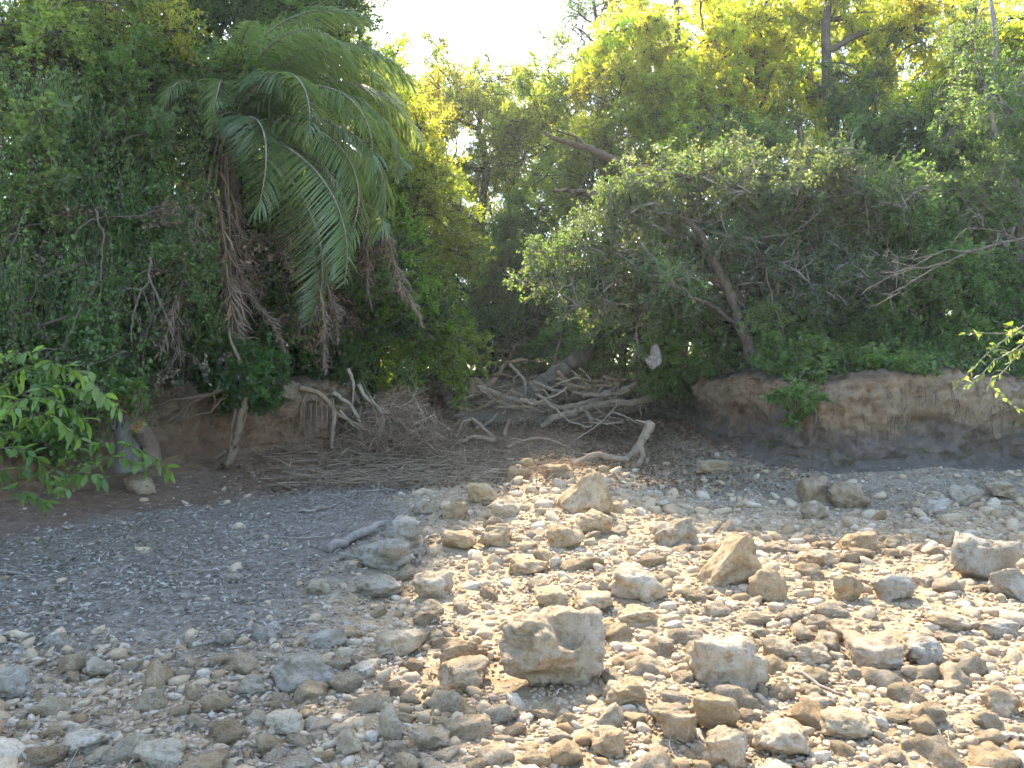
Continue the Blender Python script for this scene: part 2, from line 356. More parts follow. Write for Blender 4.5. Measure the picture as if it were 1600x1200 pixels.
def bough(seed, mat, L=1.5, n2=15, n3=7, nl=15, leaf=.06, asp=.28, droop=.25, wild=.8, hang=.0, bare=0., bark='bark'):
    r = np.random.default_rng(seed); T = Tubes(); lv = Leaves()
    k = np.linspace(0, 1, 7); main = np.stack([k * L, .12 * L * np.sin(k * 3 + r.uniform(0, 6)) * k, -droop * L * k ** 2 + .08 * L * np.sin(k * 5)], -1)
    T.tube(main, [.018 * L, .006 * L], 5, False)
    for i in range(n2):
        t = r.uniform(.12, 1) ** .85; p = np.array([np.interp(t, k, main[:, j]) for j in range(3)])
        d = norm(np.array([.55, 0, 0]) + r.normal(0, wild, 3) * np.array([.8, 1, .8]) + np.array([0, 0, .15 - hang])); l2 = L * r.uniform(.28, .55) * (1.05 - .4 * t)
        m = np.linspace(0, 1, 5)[:, None]; sec = p + d * l2 * m + np.array([0, 0, -(droop + hang * .6) * l2]) * m ** 2 + r.normal(0, .03 * l2, (5, 3)) * m
        T.tube(sec, [.008 * L, .003 * L], 4, False)
        for j in range(n3):
            u = r.uniform(.2, 1); q = np.array([np.interp(u, np.linspace(0, 1, 5), sec[:, c]) for c in range(3)])
            d3 = norm(d * .6 + r.normal(0, .75, 3) + np.array([0, 0, .1 - hang])); l3 = l2 * r.uniform(.3, .65)
            e = q + d3 * l3 + np.array([0, 0, -droop * l3 * .6])
            T.tube([q, (q + e) / 2 + r.normal(0, .03 * l3, 3), e], [.0035 * L, .0015 * L], 3, False)
            if r.random() < bare: continue
            a = r.uniform(.1, 1.08, nl); b = q + (e - q) * a[:, None] + r.normal(0, .012, (nl, 3))
            dd = norm(d3 * .5 + r.normal(0, .75, (nl, 3)) + np.array([0, 0, -.25])); nn = norm(r.normal(0, .55, (nl, 3)) + np.array([0, -.15, .8]))
            ll = leaf * r.uniform(.6, 1.3, nl); tone = np.clip(r.uniform(.1, .8) + r.normal(0, .18, nl), 0, 1)
            lv.put(b, dd, nn, ll, ll * asp * r.uniform(.8, 1.2, nl), tone)
    return T.mesh('branch', M[bark]), lv.mesh('foliage', mat)
def curtain(seed, mat, W=1.2, H=2.0, strands=16, per=85, leaf=.055, asp=.36):
    r = np.random.default_rng(seed); T = Tubes(); lv = Leaves()
    for i in range(strands):
        x, y = r.uniform(-W / 2, W / 2), r.normal(0, .22); h = H * r.uniform(.45, 1); n = 9; k = np.linspace(0, 1, n)[:, None]
        pts = np.array([x, y, r.uniform(-.15, .25)]) + np.array([0, 0, -h]) * k + np.cumsum(r.normal(0, .035, (n, 3)), 0)
        T.tube(pts, [.006, .002], 3, False); m = int(per * h / H * 1.3)
        a = r.uniform(0, 1, m); b = np.stack([np.interp(a, k[:, 0], pts[:, c]) for c in range(3)], -1) + r.normal(0, .055, (m, 3))
        ll = leaf * r.uniform(.6, 1.35, m); tone = np.clip(r.uniform(.15, .75) + r.normal(0, .2, m), 0, 1)
        lv.put(b, norm(r.normal(0, .6, (m, 3)) + np.array([0, -.2, -.7])), norm(r.normal(0, .5, (m, 3)) + np.array([0, -.6, .6])), ll, ll * asp, tone)
    return T.mesh('branch', M['bark']), lv.mesh('foliage', mat)
KIT = {
    'broad': [bough(s, M['leaf'], 1.5, 16, 7, 16, .062, .30, .25) for s in (1, 2, 3)],
    'vine': [curtain(s, M['leaf']) for s in (4, 5, 6)],
    'dead': [bough(s, M['leaf_dry'], 1.3, 13, 5, 8, .06, .3, .4, .8, .3, .2) for s in (31, 32)],
    'sun': [bough(s, M['leaf_yellow'], 1.6, 14, 6, 15, .098, .23, .35, .75, .15) for s in (7, 8, 9)],
    'fine': [bough(s, M['leaf'], 1.5, 17, 8, 20, .042, .32, .2, .85) for s in (10, 11)],
    'finesun': [bough(s, M['leaf_yellow'], 1.7, 17, 8, 18, .055, .28, .25, .8) for s in (12, 13)],
    'sparse': [bough(s, M['leaf'], 1.6, 15, 6, 14, .058, .32, .2, 1.0, 0, .14, 'bark_pale') for s in (14, 15, 16)],
    'open': [bough(s, M['leaf'], 1.7, 9, 4, 12, .07, .26, .15, .8, 0, .1) for s in (17, 18)],
    'shrub': [bough(s, M['leaf'], 1.1, 13, 6, 14, .075, .36, .1, .9) for s in (19, 20)],
}
def place(parent, me2, pos, direction, scale, color, r, roll=.5):
    br = add('branch', me2[0], parent); fo = add('foliage', me2[1], br, color=color)
    x = Vector(direction).normalized(); q = x.to_track_quat('X', 'Z') @ Quaternion((1, 0, 0), r.normal(0, roll))
    br.location = Vector(pos) - parent.location; br.rotation_mode = 'QUATERNION'; br.rotation_quaternion = q; br.scale = (scale,) * 3
def tree(name, label, base, trunk, blobs, seed, tint=(1, 1, 1), bark='bark', cat='tree', group=None, limbs=True, r0=.14):
    """trunk: world points; blobs: (centre, (rx, ry, rz), count, kit name, tint)"""
    r = np.random.default_rng(seed); root = thing(name, label, cat, base, group); b0 = np.array(base, float)
    if trunk is not None:
        T = Tubes(); pts = spline(np.array(trunk) - b0, 18); wob = np.cumsum(r.normal(0, .012, pts.shape), 0); pts = pts + wob
        T.tube(pts, [r0 * 1.35, r0, r0 * .8, r0 * .5], 9, True, .22, 5, seed)
        add('trunk', T.mesh('trunk', M[bark]), root)
        top = pts + b0
    for (c, rad, cnt, kit, tn) in blobs:
        c = np.array(c, float); rad = np.array(rad, float)
        if trunk is not None and limbs:
            j = int(np.argmin(np.linalg.norm(top - c, axis=1) + np.maximum(top[:, 2] - c[2] + .5, 0) * 2)); s = top[j]; T = Tubes()
            mid = (s + c) / 2 + r.normal(0, .18, 3) + np.array([0, 0, .15]); cur = spline([s, mid, c + (c - s) * .25], 12) + np.cumsum(r.normal(0, .02, (12, 3)), 0)
            T.tube(cur - b0, [r0 * .55, r0 * .35, r0 * .14], 6, False, .15, 5, seed)
            for _ in range(3):
                a = cur[r.integers(4, 11)]; e = c + r.normal(0, .55, 3) * rad
                T.tube(spline([a, (a + e) / 2 + r.normal(0, .12, 3), e], 7) - b0, [r0 * .25, r0 * .08], 5, False)
            add('limb', T.mesh('limb', M[bark]), root)
        for _ in range(cnt):
            u = norm(r.normal(0, 1, 3)); rr = r.uniform(.35, 1) ** .6; p = c + u * rad * rr
            col = np.array(tint) * np.array(tn) * r.uniform(.8, 1.2) * (1 + r.normal(0, .06, 3)); s = r.uniform(.75, 1.2)
            if kit == 'vine': d = np.array([1, r.normal(0, .5), 0.]); p = p + np.array([0, 0, .5]); place(root, KIT[kit][r.integers(len(KIT[kit]))], p, d, s, col, r, .1)
            else:
                d = u * np.array([1, 1, .6]) + r.normal(0, .3, 3) + np.array([0, 0, .15]); me2 = KIT[kit][r.integers(len(KIT[kit]))]
                place(root, me2, p - norm(d) * .7 * s, d, s, col, r)
    return root
def px_blob(px, py, d, rx, ry, rz, cnt, kit, tn=(1, 1, 1)): return (P(px, py, d), (rx, ry, rz), cnt, kit, tn)
def gp(x, y): return (x, y, tz(x, y) - .05)

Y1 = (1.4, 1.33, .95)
def forest():
    B = px_blob
    # ---- left
    tree('vine_draped_tree', 'tree wholly draped in small-leaved vines at the left edge', gp(-7.6, 11.6), [gp(-7.6, 11.6), (-7.3, 11.5, 4), (-7, 11.3, 7.5)],
         [B(50, 420, 10.4, 1.2, .7, 1.0, 13, 'vine', (1.15, 1.25, 1.3)), B(40, 250, 10.6, 1.3, .9, 1.3, 14, 'vine', (1.2, 1.3, 1.35)), B(30, 90, 11, 1.3, 1, 1.1, 12, 'broad', (1.5, 1.3, .9)), B(110, 330, 11, 1.2, .8, 1.2, 12, 'fine'), B(20, 530, 9.8, 1.0, .6, .7, 8, 'vine'), B(110, 420, 10.2, 1.0, .5, 1.3, 5, 'dead'), B(60, 300, 10, .9, .4, 1.2, 5, 'shrub')], 101)
    tree('creeper_covered_tree', 'grey-green creeper-covered tree between the left edge and the palm', gp(-5.9, 12.4), [gp(-5.9, 12.4), (-5.9, 12.3, 4), (-5.7, 12.2, 7)],
         [B(190, 260, 11.6, 1.1, .8, 1.3, 14, 'vine', (1.35, 1.35, 1.5)), B(150, 130, 11.8, 1.2, .9, 1.0, 13, 'broad', (1.2, 1.15, 1.0)), B(170, 400, 11.2, 1.1, .7, 1.0, 14, 'vine', (1.15, 1.25, 1.3)), B(265, 420, 11.8, .9, .6, .9, 9, 'broad', (.8, .9, .9)), B(110, 40, 12, 1.2, .8, .8, 10, 'finesun'), B(235, 420, 11.2, .8, .4, 1.2, 5, 'dead'), B(180, 250, 10.9, .9, .4, 1.2, 5, 'shrub')], 102)
    tree('tall_dark_tree', 'tall dark tree rising out of the frame behind the palm', gp(-4.9, 14.6), [gp(-4.9, 14.6), (-5, 14.6, 5), (-5.2, 14.8, 9), (-5.0, 15, 12)],
         [B(300, 120, 14, 1.7, 1.2, 1.4, 15, 'broad', (1.2, 1.3, 1.3)), B(390, 60, 14.5, 1.6, 1.2, 1.2, 15, 'fine', (1.2, 1.3, 1.3)), B(415, 40, 15.5, 1.0, 1.1, 1.1, 12, 'broad'), B(330, 330, 13.8, 1.7, .8, 1.6, 16, 'broad', (1.0, 1.1, 1.1)), B(430, 380, 14.4, 1.2, .8, 1.5, 14, 'broad', (1.0, 1.1, 1.1)),
          B(310, 430, 13.3, 1.2, .6, 1.0, 13, 'broad', (.8, .9, .85)), B(430, 450, 13.8, 1.1, .6, .8, 12, 'broad', (.85, .9, .8)), B(520, 440, 14.6, 1.0, .6, 1.2, 12, 'broad', (.8, .85, .8)), B(450, 400, 13.2, 1.2, .5, 1.0, 8, 'dead', (1.2, 1, .85)), B(550, 400, 14.2, .8, .5, 1.0, 6, 'dead', (1.2, 1, .85)), ((-5.4, 14.4, 9.3), (2.0, 1.6, 1.2), 22, 'broad', (1, 1, 1)), ((-3.7, 14.0, 10.6), (1.0, 1.4, 1.1), 16, 'broad', (1, 1, 1)), ((-7.2, 13.6, 9.4), (1.6, 1.6, 1.4), 15, 'broad', (1, 1, 1)), ((-4.7, 15.6, 11.6), (1.5, 1.2, .8), 22, 'broad', (1, 1, 1)), ((-6.8, 15.4, 11.3), (1.6, 1.3, .9), 16, 'broad', (1, 1, 1)), ((-4.2, 16.4, 11.6), (1.4, 1.6, 1.3), 17, 'broad', (1, 1, 1))], 103, r0=.2)  # world-coordinate clumps: unseen upper crown added to shade the left bed
    tree('overhanging_tree', 'dark-leaved tree whose crown hangs into the sky gap, left', gp(-4.4, 17.6), [gp(-4.4, 17.6), (-4.3, 17.5, 5), (-4.0, 17.3, 9.5)],
         [B(455, 50, 17, .6, .9, .9, 11, 'open'), B(470, 110, 17.2, 1.2, 1, 1.2, 12, 'fine'), B(470, 10, 17.4, .5, .6, .6, 5, 'open'), ((-4.6, 18, 11), (1.3, 1.5, 1.2), 13, 'broad', (1, 1, 1)), B(500, 300, 16.6, 1.2, .7, 1.6, 12, 'broad', (.8, .9, .9))], 104)
    tree('golden_leaved_tree', 'golden-leaved tree glowing just right of the palm fronds', gp(-3.6, 18.6), [gp(-3.6, 18.6), (-3.4, 18.5, 4), (-3.2, 18.4, 8)],
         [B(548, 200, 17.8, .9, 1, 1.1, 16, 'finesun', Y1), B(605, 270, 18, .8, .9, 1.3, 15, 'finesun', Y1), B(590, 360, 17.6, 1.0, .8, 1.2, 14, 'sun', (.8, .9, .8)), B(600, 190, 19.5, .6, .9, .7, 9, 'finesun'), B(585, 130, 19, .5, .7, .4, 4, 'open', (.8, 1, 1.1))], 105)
    tree('bright_green_tree', 'bright green tree leaning over the brush pile at left', gp(-3.3, 16.9), [gp(-3.3, 16.9), (-2.8, 16.8, 3.0), (-2.4, 16.7, 4.6)],
         [B(625, 420, 16.6, .75, .7, .9, 13, 'sun', (.75, 1.0, .8)), B(640, 510, 16.3, .65, .6, .5, 9, 'sun', (.75, 1.05, .8)), B(565, 480, 16, .8, .6, .9, 9, 'broad', (.9, 1, .9)), B(655, 330, 17.4, .7, .7, .8, 8, 'finesun', (.9, 1, .9)), B(540, 540, 15.4, .6, .5, .5, 6, 'broad', (.8, .9, .9))], 106, r0=.09)
    # ---- centre, far
    tree('forked_tree', 'forked dark-trunked tree standing in the middle of the gap', gp(-1.15, 25.5), [P(748, 545, 25.5), P(748, 440, 25.5), P(750, 330, 25.5), P(757, 255, 25.5), P(742, 200, 25.5)],
         [B(700, 165, 26, 1.3, 1.3, .9, 16, 'finesun', (1.05, 1.05, .95)), B(755, 140, 26, 1.0, 1.1, .9, 12, 'finesun'), B(690, 240, 25, 1.0, 1, .9, 10, 'finesun', (.9, .95, .8)), B(800, 250, 25.5, .9, 1, 1.1, 10, 'finesun', (.95, 1, .85)), B(690, 360, 24.6, 1.0, .8, 1.2, 11, 'sun', (.7, .85, .7))], 107, r0=.17)
    tree('hazy_tree', 'pale feathery tree far back below the left of the sky gap', gp(-5.5, 32), [gp(-5.5, 32), (-5.2, 32, 7), (-4.8, 32, 12)],
         [B(620, 150, 31, 1.7, 1.5, 1.6, 15, 'finesun', (1, 1.05, 1)), B(665, 190, 31, 1.4, 1.3, 1.5, 12, 'finesun'), B(600, 110, 31, .8, 1, .6, 5, 'open', (.8, 1, 1.2)), B(650, 330, 30, 1.8, 1.2, 2.2, 16, 'broad'), B(560, 260, 30, 1.8, 1.3, 2.4, 14, 'broad')], 108)
    tree('slender_tree', 'slender far tree whose thin twigs show against the sky', gp(-.3, 33), [gp(-.3, 33), (-.2, 33, 7), (0, 33, 12.6)],
         [B(790, 120, 32, .8, .8, .9, 6, 'open', (.9, 1.1, 1.2)), B(815, 170, 32, 1.2, 1, 1.3, 10, 'finesun'), B(775, 210, 31, 1.1, 1, 1.3, 9, 'finesun'), B(790, 340, 30, 2.2, 1.2, 2.0, 17, 'broad', (.8, .9, .8)), B(700, 430, 30, 2.4, 1.2, 1.8, 18, 'broad', (1.0, 1.1, 1.1))], 109, r0=.1)
    tree('rounded_tree', 'rounded yellow-green tree at the right foot of the sky gap', gp(2.2, 25.5), [gp(2.2, 25.5), (2.1, 25.3, 5), (2.0, 25, 9.5)],
         [B(870, 150, 25, 1.2, 1.2, 1.0, 14, 'finesun', (1.05, 1.1, .9)), B(850, 230, 24.5, 1.2, 1.1, 1.3, 14, 'finesun', (.95, 1.05, .85)), B(910, 240, 24, 1.2, 1.1, 1.3, 13, 'sun', (.9, 1, .85)), B(840, 340, 24, 1.3, 1, 1.2, 13, 'broad', (.9, 1, .9)), B(810, 440, 24, 1.4, .9, 1.2, 14, 'broad', (.95, 1.1, 1.1))], 110)
    tree('dark_understory_tree', 'low dark tree filling the shade behind the log pile', gp(-.6, 24.4), [gp(-.6, 24.4), (-.6, 24.4, 3), (-.4, 24.4, 5)],
         [B(700, 450, 24, 1.6, .8, 1.3, 13, 'broad', (.95, 1.1, 1.1)), B(770, 420, 24.6, 1.4, .8, 1.5, 13, 'broad', (.9, 1.05, 1.1)), B(850, 440, 23.6, 1.5, .8, 1.4, 14, 'broad', (.95, 1.1, 1.1)), B(720, 520, 23.4, 1.2, .6, .6, 9, 'shrub', (.7, .8, .8)), B(830, 510, 23.4, 1.2, .6, .6, 9, 'shrub', (.7, .8, .8))], 111)
    # ---- right
    tree('thin_crowned_tree', 'thin-crowned tree with open twigs against the sky, right of the gap', gp(4.2, 29), [gp(4.2, 29), (3.8, 28.6, 8), P(935, 60, 28), P(925, -10, 28)],
         [B(900, 45, 28, .8, .9, .8, 6, 'open', (.9, 1.1, 1.2)), B(890, 10, 28, .6, .8, .5, 4, 'open', (.9, 1.1, 1.2)), B(960, 10, 27.5, .9, .9, .7, 6, 'open'), B(950, 120, 27.5, 1.3, 1.1, 1.1, 9, 'finesun')], 112, r0=.1)
    tree('yellow_green_tree', 'tall yellow-green tree forming the right side of the sky gap', gp(4.6, 23.4), [gp(4.6, 23.4), (4.5, 23.3, 5), (4.6, 23.2, 10)],
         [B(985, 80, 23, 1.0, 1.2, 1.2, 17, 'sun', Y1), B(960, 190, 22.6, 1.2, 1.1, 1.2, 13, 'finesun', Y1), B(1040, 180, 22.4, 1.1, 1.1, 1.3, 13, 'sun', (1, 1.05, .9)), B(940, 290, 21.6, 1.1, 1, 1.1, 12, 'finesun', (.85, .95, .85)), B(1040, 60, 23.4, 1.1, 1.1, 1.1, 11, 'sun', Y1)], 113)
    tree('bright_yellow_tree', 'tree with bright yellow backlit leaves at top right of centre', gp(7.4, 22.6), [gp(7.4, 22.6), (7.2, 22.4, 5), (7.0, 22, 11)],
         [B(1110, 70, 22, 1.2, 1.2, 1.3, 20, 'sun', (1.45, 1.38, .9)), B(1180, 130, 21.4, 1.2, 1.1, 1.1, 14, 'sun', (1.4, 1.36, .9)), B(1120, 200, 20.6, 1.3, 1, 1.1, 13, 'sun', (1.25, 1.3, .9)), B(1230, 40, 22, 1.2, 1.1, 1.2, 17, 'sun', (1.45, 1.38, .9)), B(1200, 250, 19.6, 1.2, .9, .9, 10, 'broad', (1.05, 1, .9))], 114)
    tree('dark_trunked_tree', 'dark-trunked tree with sky showing between its top branches', gp(9.0, 20.6), [P(1318, 470, 20), P(1312, 300, 20), P(1300, 170, 20), P(1292, 60, 20), P(1300, -30, 20)],
         [B(1300, 130, 20.4, 1.0, 1, .9, 6, 'sun', (.9, 1, .85)), B(1370, 150, 20, 1.3, 1, 1.1, 9, 'fine', (1.1, 1.1, .9)), B(1330, 30, 21, 1.3, 1, .8, 7, 'sun'), B(1430, 50, 20.6, 1.2, 1, 1.0, 13, 'sun', (1.4, 1.35, .9)), B(1300, 240, 19, 1.4, .9, 1.0, 12, 'broad', (.85, .95, .9)), B(1390, 250, 18.6, 1.3, .9, .9, 12, 'fine', (.9, 1, .9))], 115, r0=.16)
    tree('right_edge_tree', 'leafy tree with a slanting limb in the top right corner', gp(11.6, 19.4), [gp(11.6, 19.4), (11.5, 19.2, 4), P(1570, 140, 19), P(1520, 20, 19), P(1480, -30, 19)],
         [B(1500, 110, 18.6, 1.2, 1, 1.1, 14, 'sun', (1.3, 1.3, .9)), B(1570, 60, 18.6, 1.2, 1, 1.1, 12, 'sun', (1.35, 1.35, .9)), B(1480, 220, 17.6, 1.2, .9, .9, 13, 'fine', (.9, 1, .9)), B(1570, 250, 17, 1.3, .9, 1.2, 14, 'broad', (.8, .95, .85)), ((13.5, 18.5, 7), (1.5, 1.5, 2.2), 16, 'broad', (.9, 1, .9))], 116, r0=.17)
    tree('pale_trunked_tree', 'pale slender trunk climbing through leaves at the right edge', gp(9.6, 13.9), [P(1600, 545, 14.1), P(1592, 400, 14), P(1590, 330, 14), P(1578, 250, 14), P(1550, 190, 14), P(1545, 130, 14), P(1552, 60, 14.2), P(1545, 0, 14.4)],
         [B(1545, 110, 14.4, .7, .6, .8, 9, 'sparse'), B(1560, 400, 13.8, 1.0, .8, .9, 11, 'sparse', (.95, 1, .95)), B(1500, 330, 14.4, 1.1, .8, .8, 11, 'sparse'), B(1610, 300, 14.2, 1.0, .8, 1.0, 9, 'broad', (.8, .95, .9))], 117, bark='bark_pale', r0=.075)
    tree('twiggy_tree', 'grey-twigged tree with small shiny leaves leaning over the creek', gp(4.55, 14.1), [P(1182, 570, 14), P(1165, 520, 14), P(1130, 430, 13.9), P(1095, 370, 13.8), P(1050, 320, 13.8)],
         [B(985, 340, 14, .8, .8, .55, 11, 'sparse', (0.80, 0.78, 1.00)), B(935, 390, 13.8, .55, .6, .45, 7, 'sparse', (.8, .78, .95)), B(1060, 300, 14.6, .9, .8, .5, 11, 'sparse', (0.84, 0.82, 0.95)), B(1010, 410, 13.8, .8, .7, .5, 10, 'sparse', (0.72, 0.78, 0.95)), B(950, 450, 14, .5, .5, .35, 5, 'sparse', (0.68, 0.74, 0.90)), B(1100, 400, 14.6, .9, .7, .7, 11, 'sparse', (0.64, 0.70, 0.85))], 118, r0=.10)
    tree('bushy_tree', 'bushy grey-green tree with many bare twigs above the pale bank', gp(5.7, 14.6), [P(1278, 560, 14.5), P(1280, 470, 14.5), P(1270, 380, 14.4), P(1240, 300, 14.4)],
         [B(1200, 300, 14.8, 1.0, .8, .55, 14, 'sparse', (0.84, 0.82, 1.04)), B(1290, 320, 14.6, 1.1, .8, .6, 14, 'sparse', (0.84, 0.82, 1.04)), B(1200, 410, 14, 1.1, .7, .7, 12, 'sparse', (0.72, 0.74, 0.95)), B(1320, 420, 13.9, 1.1, .7, .7, 12, 'sparse', (0.68, 0.74, 0.90)), B(1260, 490, 14.2, .9, .6, .6, 9, 'broad', (1.0, 1.1, 1.1))], 119, r0=.13)
    tree('curved_stem_tree', 'small tree with a curved brown stem behind the pale bank', gp(7.9, 14.8), [P(1475, 560, 14.4), P(1440, 510, 14.4), P(1415, 470, 14.4), P(1390, 390, 14.6), P(1400, 310, 14.8)],
         [B(1400, 330, 15, 1.1, .8, .6, 13, 'sparse', (.95, 1, 1)), B(1440, 410, 14.2, 1.1, .7, .7, 13, 'broad', (.95, 1.15, 1.1)), B(1380, 480, 14.2, 1.0, .6, .6, 10, 'broad', (.95, 1.15, 1.1)), B(1520, 470, 13.8, 1.1, .6, .7, 12, 'broad', (.9, 1.15, 1.1))], 120, r0=.07)
    # ---- shrubs on the bank tops
    S = [(835, 548, 25, 1.5, .5, .5, 11, 'low dark thicket under the leaning trunk on the far bank', 'broad'), (1150, 460, 17.6, 1.5, .6, 1.1, 16, 'dark thicket seen between the leaning trunks and the bushy tree', 'broad'), (1290, 430, 18, 1.6, .6, 1.2, 17, 'dark thicket behind the bushy tree', 'broad'), (1410, 410, 17.6, 1.5, .6, 1.2, 16, 'dark thicket behind the curved stem', 'broad'), (1540, 400, 17, 1.5, .6, 1.2, 16, 'dark thicket behind the pale slender trunk', 'broad'), (1040, 420, 19, 1.5, .6, 1.2, 15, 'dark thicket behind the crown of the twiggy tree', 'broad'), (290, 340, 16.4, 1.5, .6, 1.4, 16, 'dark thicket glimpsed left of the palm trunk', 'broad'), (410, 350, 17, 1.5, .6, 1.5, 17, 'dark thicket glimpsed right of the palm trunk', 'broad'), (510, 330, 18.6, 1.4, .6, 1.6, 15, 'dark thicket glimpsed under the palm fronds', 'broad'), (400, 520, 16.5, 1.6, .5, .8, 13, 'dark thicket low behind the palm', 'broad'), (830, 420, 29, 2.4, .6, 1.6, 15, 'dark thicket high in the shade right of the forked tree', 'broad'), (690, 400, 29, 2.2, .6, 1.6, 14, 'dark thicket high in the shade left of the forked tree', 'broad'), (760, 535, 24.2, 1.6, .5, .5, 12, 'dark thicket on the far bank behind the middle of the pile', 'broad'), (860, 530, 24.2, 1.6, .5, .6, 12, 'dark thicket on the far bank behind the leaning trunk', 'broad'), (690, 520, 27, 2.0, .6, .9, 14, 'dark thicket deeper in the shade left of the forked tree', 'broad'), (820, 500, 28, 2.2, .6, 1.1, 15, 'dark thicket deeper in the shade right of the forked tree', 'broad'), (1000, 530, 19, 1.1, .5, .6, 11, 'dark thicket at the right shoulder of the far bank', 'broad'), (930, 480, 25, 1.6, .6, 1.2, 14, 'dark thicket behind the twiggy tree', 'broad'), (600, 520, 19.5, 1.0, .5, .8, 11, 'dark thicket behind the brush heap', 'broad'), (1330, 600, 12.2, .8, .3, .22, 9, 'low creeping shrub along the lip of the pale bank', 'shrub'), (1470, 605, 12.1, .9, .3, .22, 10, 'low creeping shrub along the lip of the right bank', 'shrub'), (1590, 610, 12.0, .7, .3, .25, 8, 'low creeping shrub on the bank lip at the right edge', 'shrub'), (1090, 520, 14.8, .6, .4, .35, 7, 'shrub rooted on the bank corner left of the pale bank', 'shrub'), (1235, 575, 12.9, .55, .35, .3, 9, 'bright little shrub spilling over the pale bank edge', 'shrub'), (1330, 545, 13.8, .9, .5, .45, 12, 'dark shrub along the pale bank top, below the bushy tree', 'broad'),
         (1440, 545, 14, .9, .5, .45, 12, 'dark shrub on the right bank below the curved stem', 'broad'), (1560, 555, 13.6, .9, .5, .5, 11, 'dark shrub on the bank at the right edge', 'broad'), (1050, 560, 16.4, .55, .4, .4, 8, 'leafy shrub above the log pile beside the hanging pale rag', 'shrub'), (960, 510, 20.5, 1.0, .6, .7, 11, 'dark shrub on the far bank behind the log pile', 'broad'),
         (660, 545, 21.5, 1.2, .6, .5, 11, 'dark shrub on the far bank left of the log pile', 'broad'), (395, 585, 11.9, .45, .25, .14, 7, 'low fern-green shrub on the left bank beside the exposed roots', 'shrub'), (290, 535, 12.2, .7, .4, .3, 8, 'dark green shrub left of the dead palm fronds', 'shrub'),
         (190, 545, 11.2, .7, .4, .35, 8, 'dark shrub on the bank above the grey stump', 'shrub'), (80, 600, 9.7, .8, .4, .5, 10, 'dark shrub behind the fresh green sapling at left', 'shrub'), (500, 560, 14.6, .6, .4, .45, 8, 'dim shrub under the palm at the end of the left bank', 'shrub'), (1180, 520, 15.5, .9, .5, .6, 11, 'dark shrub between the leaning trunks at right', 'broad'), (1258, 625, 11.5, .14, .08, .14, 2, 'small tuft of leaves hanging down the pale bank face', 'shrub')]
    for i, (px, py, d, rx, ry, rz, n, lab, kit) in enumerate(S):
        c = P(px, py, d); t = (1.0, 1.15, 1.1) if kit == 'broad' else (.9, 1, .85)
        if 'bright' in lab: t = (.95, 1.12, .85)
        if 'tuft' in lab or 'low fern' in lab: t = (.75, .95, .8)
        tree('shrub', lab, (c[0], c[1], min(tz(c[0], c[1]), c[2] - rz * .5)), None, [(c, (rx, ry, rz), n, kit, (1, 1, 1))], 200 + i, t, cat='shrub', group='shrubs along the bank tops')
    # ---- wood beyond the frame edges and far behind
    r = np.random.default_rng(77)
    spots = [(-10.5, 10.5, 6, 2), (-12, 15, 8, 2.6), (-9, 17.5, 9, 2.4), (-11, 23, 11, 3), (-7.5, 24, 10, 2.6), (14.5, 13, 4.2, 2), (16, 17, 7, 2.4), (14, 24, 11, 2.8), (10, 27, 12, 2.8), (6, 30, 12, 2.8), (18, 27, 12, 3.2), (-12, 33, 13, 3.4), (9, 38, 15, 3.6), (0, 41, 16, 3.4), (-5, 40, 16.5, 3.4), (4.5, 38, 15.5, 3.2), (16, 38, 15, 3.6), (22, 24, 11, 3)]
    for i, (x, y, h, lab) in enumerate([(6.6, 31, 18.2, 'very tall yellow-green tree at the top right of the sky gap'), (10.4, 31.5, 20, 'very tall tree topping the bright yellow tree'), (14.6, 32, 20.5, 'very tall tree topping the dark-trunked tree'), (18.6, 32, 20.5, 'very tall tree topping the right edge tree'), (22.5, 33, 18.5, 'very tall tree beyond the top right corner')]):
        b = gp(x, y); tree('tall_tree', lab, b, [b, (x + .2, y, h * .5), (x, y, h)], [((x + r.normal(0, .4), y, h * f), (2.1, 1.6, 1.9), 21, 'sun' if f > .6 else 'broad', (1.35, 1.33, .9)) for f in (.36, .54, .72, .88)], 400 + i, group='very tall trees at the back right', r0=.2)
    names = ['tree beyond the left edge beside the vine-draped tree', 'tree standing in second row behind the vine-draped tree', 'tree in the dark behind the tall tree and palm', 'tall tree deep in the wood on the left', 'tall tree deep in the wood behind the golden tree', 'low tree beyond the right edge on the bank', 'tree in second row beyond the right edge', 'tall tree deep in the wood on the right', 'tall tree behind the bright yellow tree', 'tall tree behind the yellow-green tree', 'tall tree far beyond the right edge', 'tall tree farthest back on the left', 'tall tree farthest back right of the gap', 'broad tree farthest back in the middle', 'broad tree farthest back left of the middle', 'broad tree farthest back right of the middle', 'tall tree farthest back on the right', 'tree beyond the right edge deep in the wood']
    for i, ((x, y, h, s), lab) in enumerate(zip(spots, names)):
        b = gp(x, y); bl = [((x + r.normal(0, .5), y + r.normal(0, .4), 1.6 + (h - 1.6) * f), (s * .8, s * .6, (h) * .16), 11, 'broad' if f < .7 else 'finesun', (.8, .88, .85) if f < .7 else (1, 1, .95)) for f in (.18, .42, .66, .9)]
        tree('woodland_tree', lab, b, [b, (x + .2, y, h * .5), (x, y, h)], bl, 300 + i, cat='tree', group='trees deeper in the wood', r0=.15)
forest()

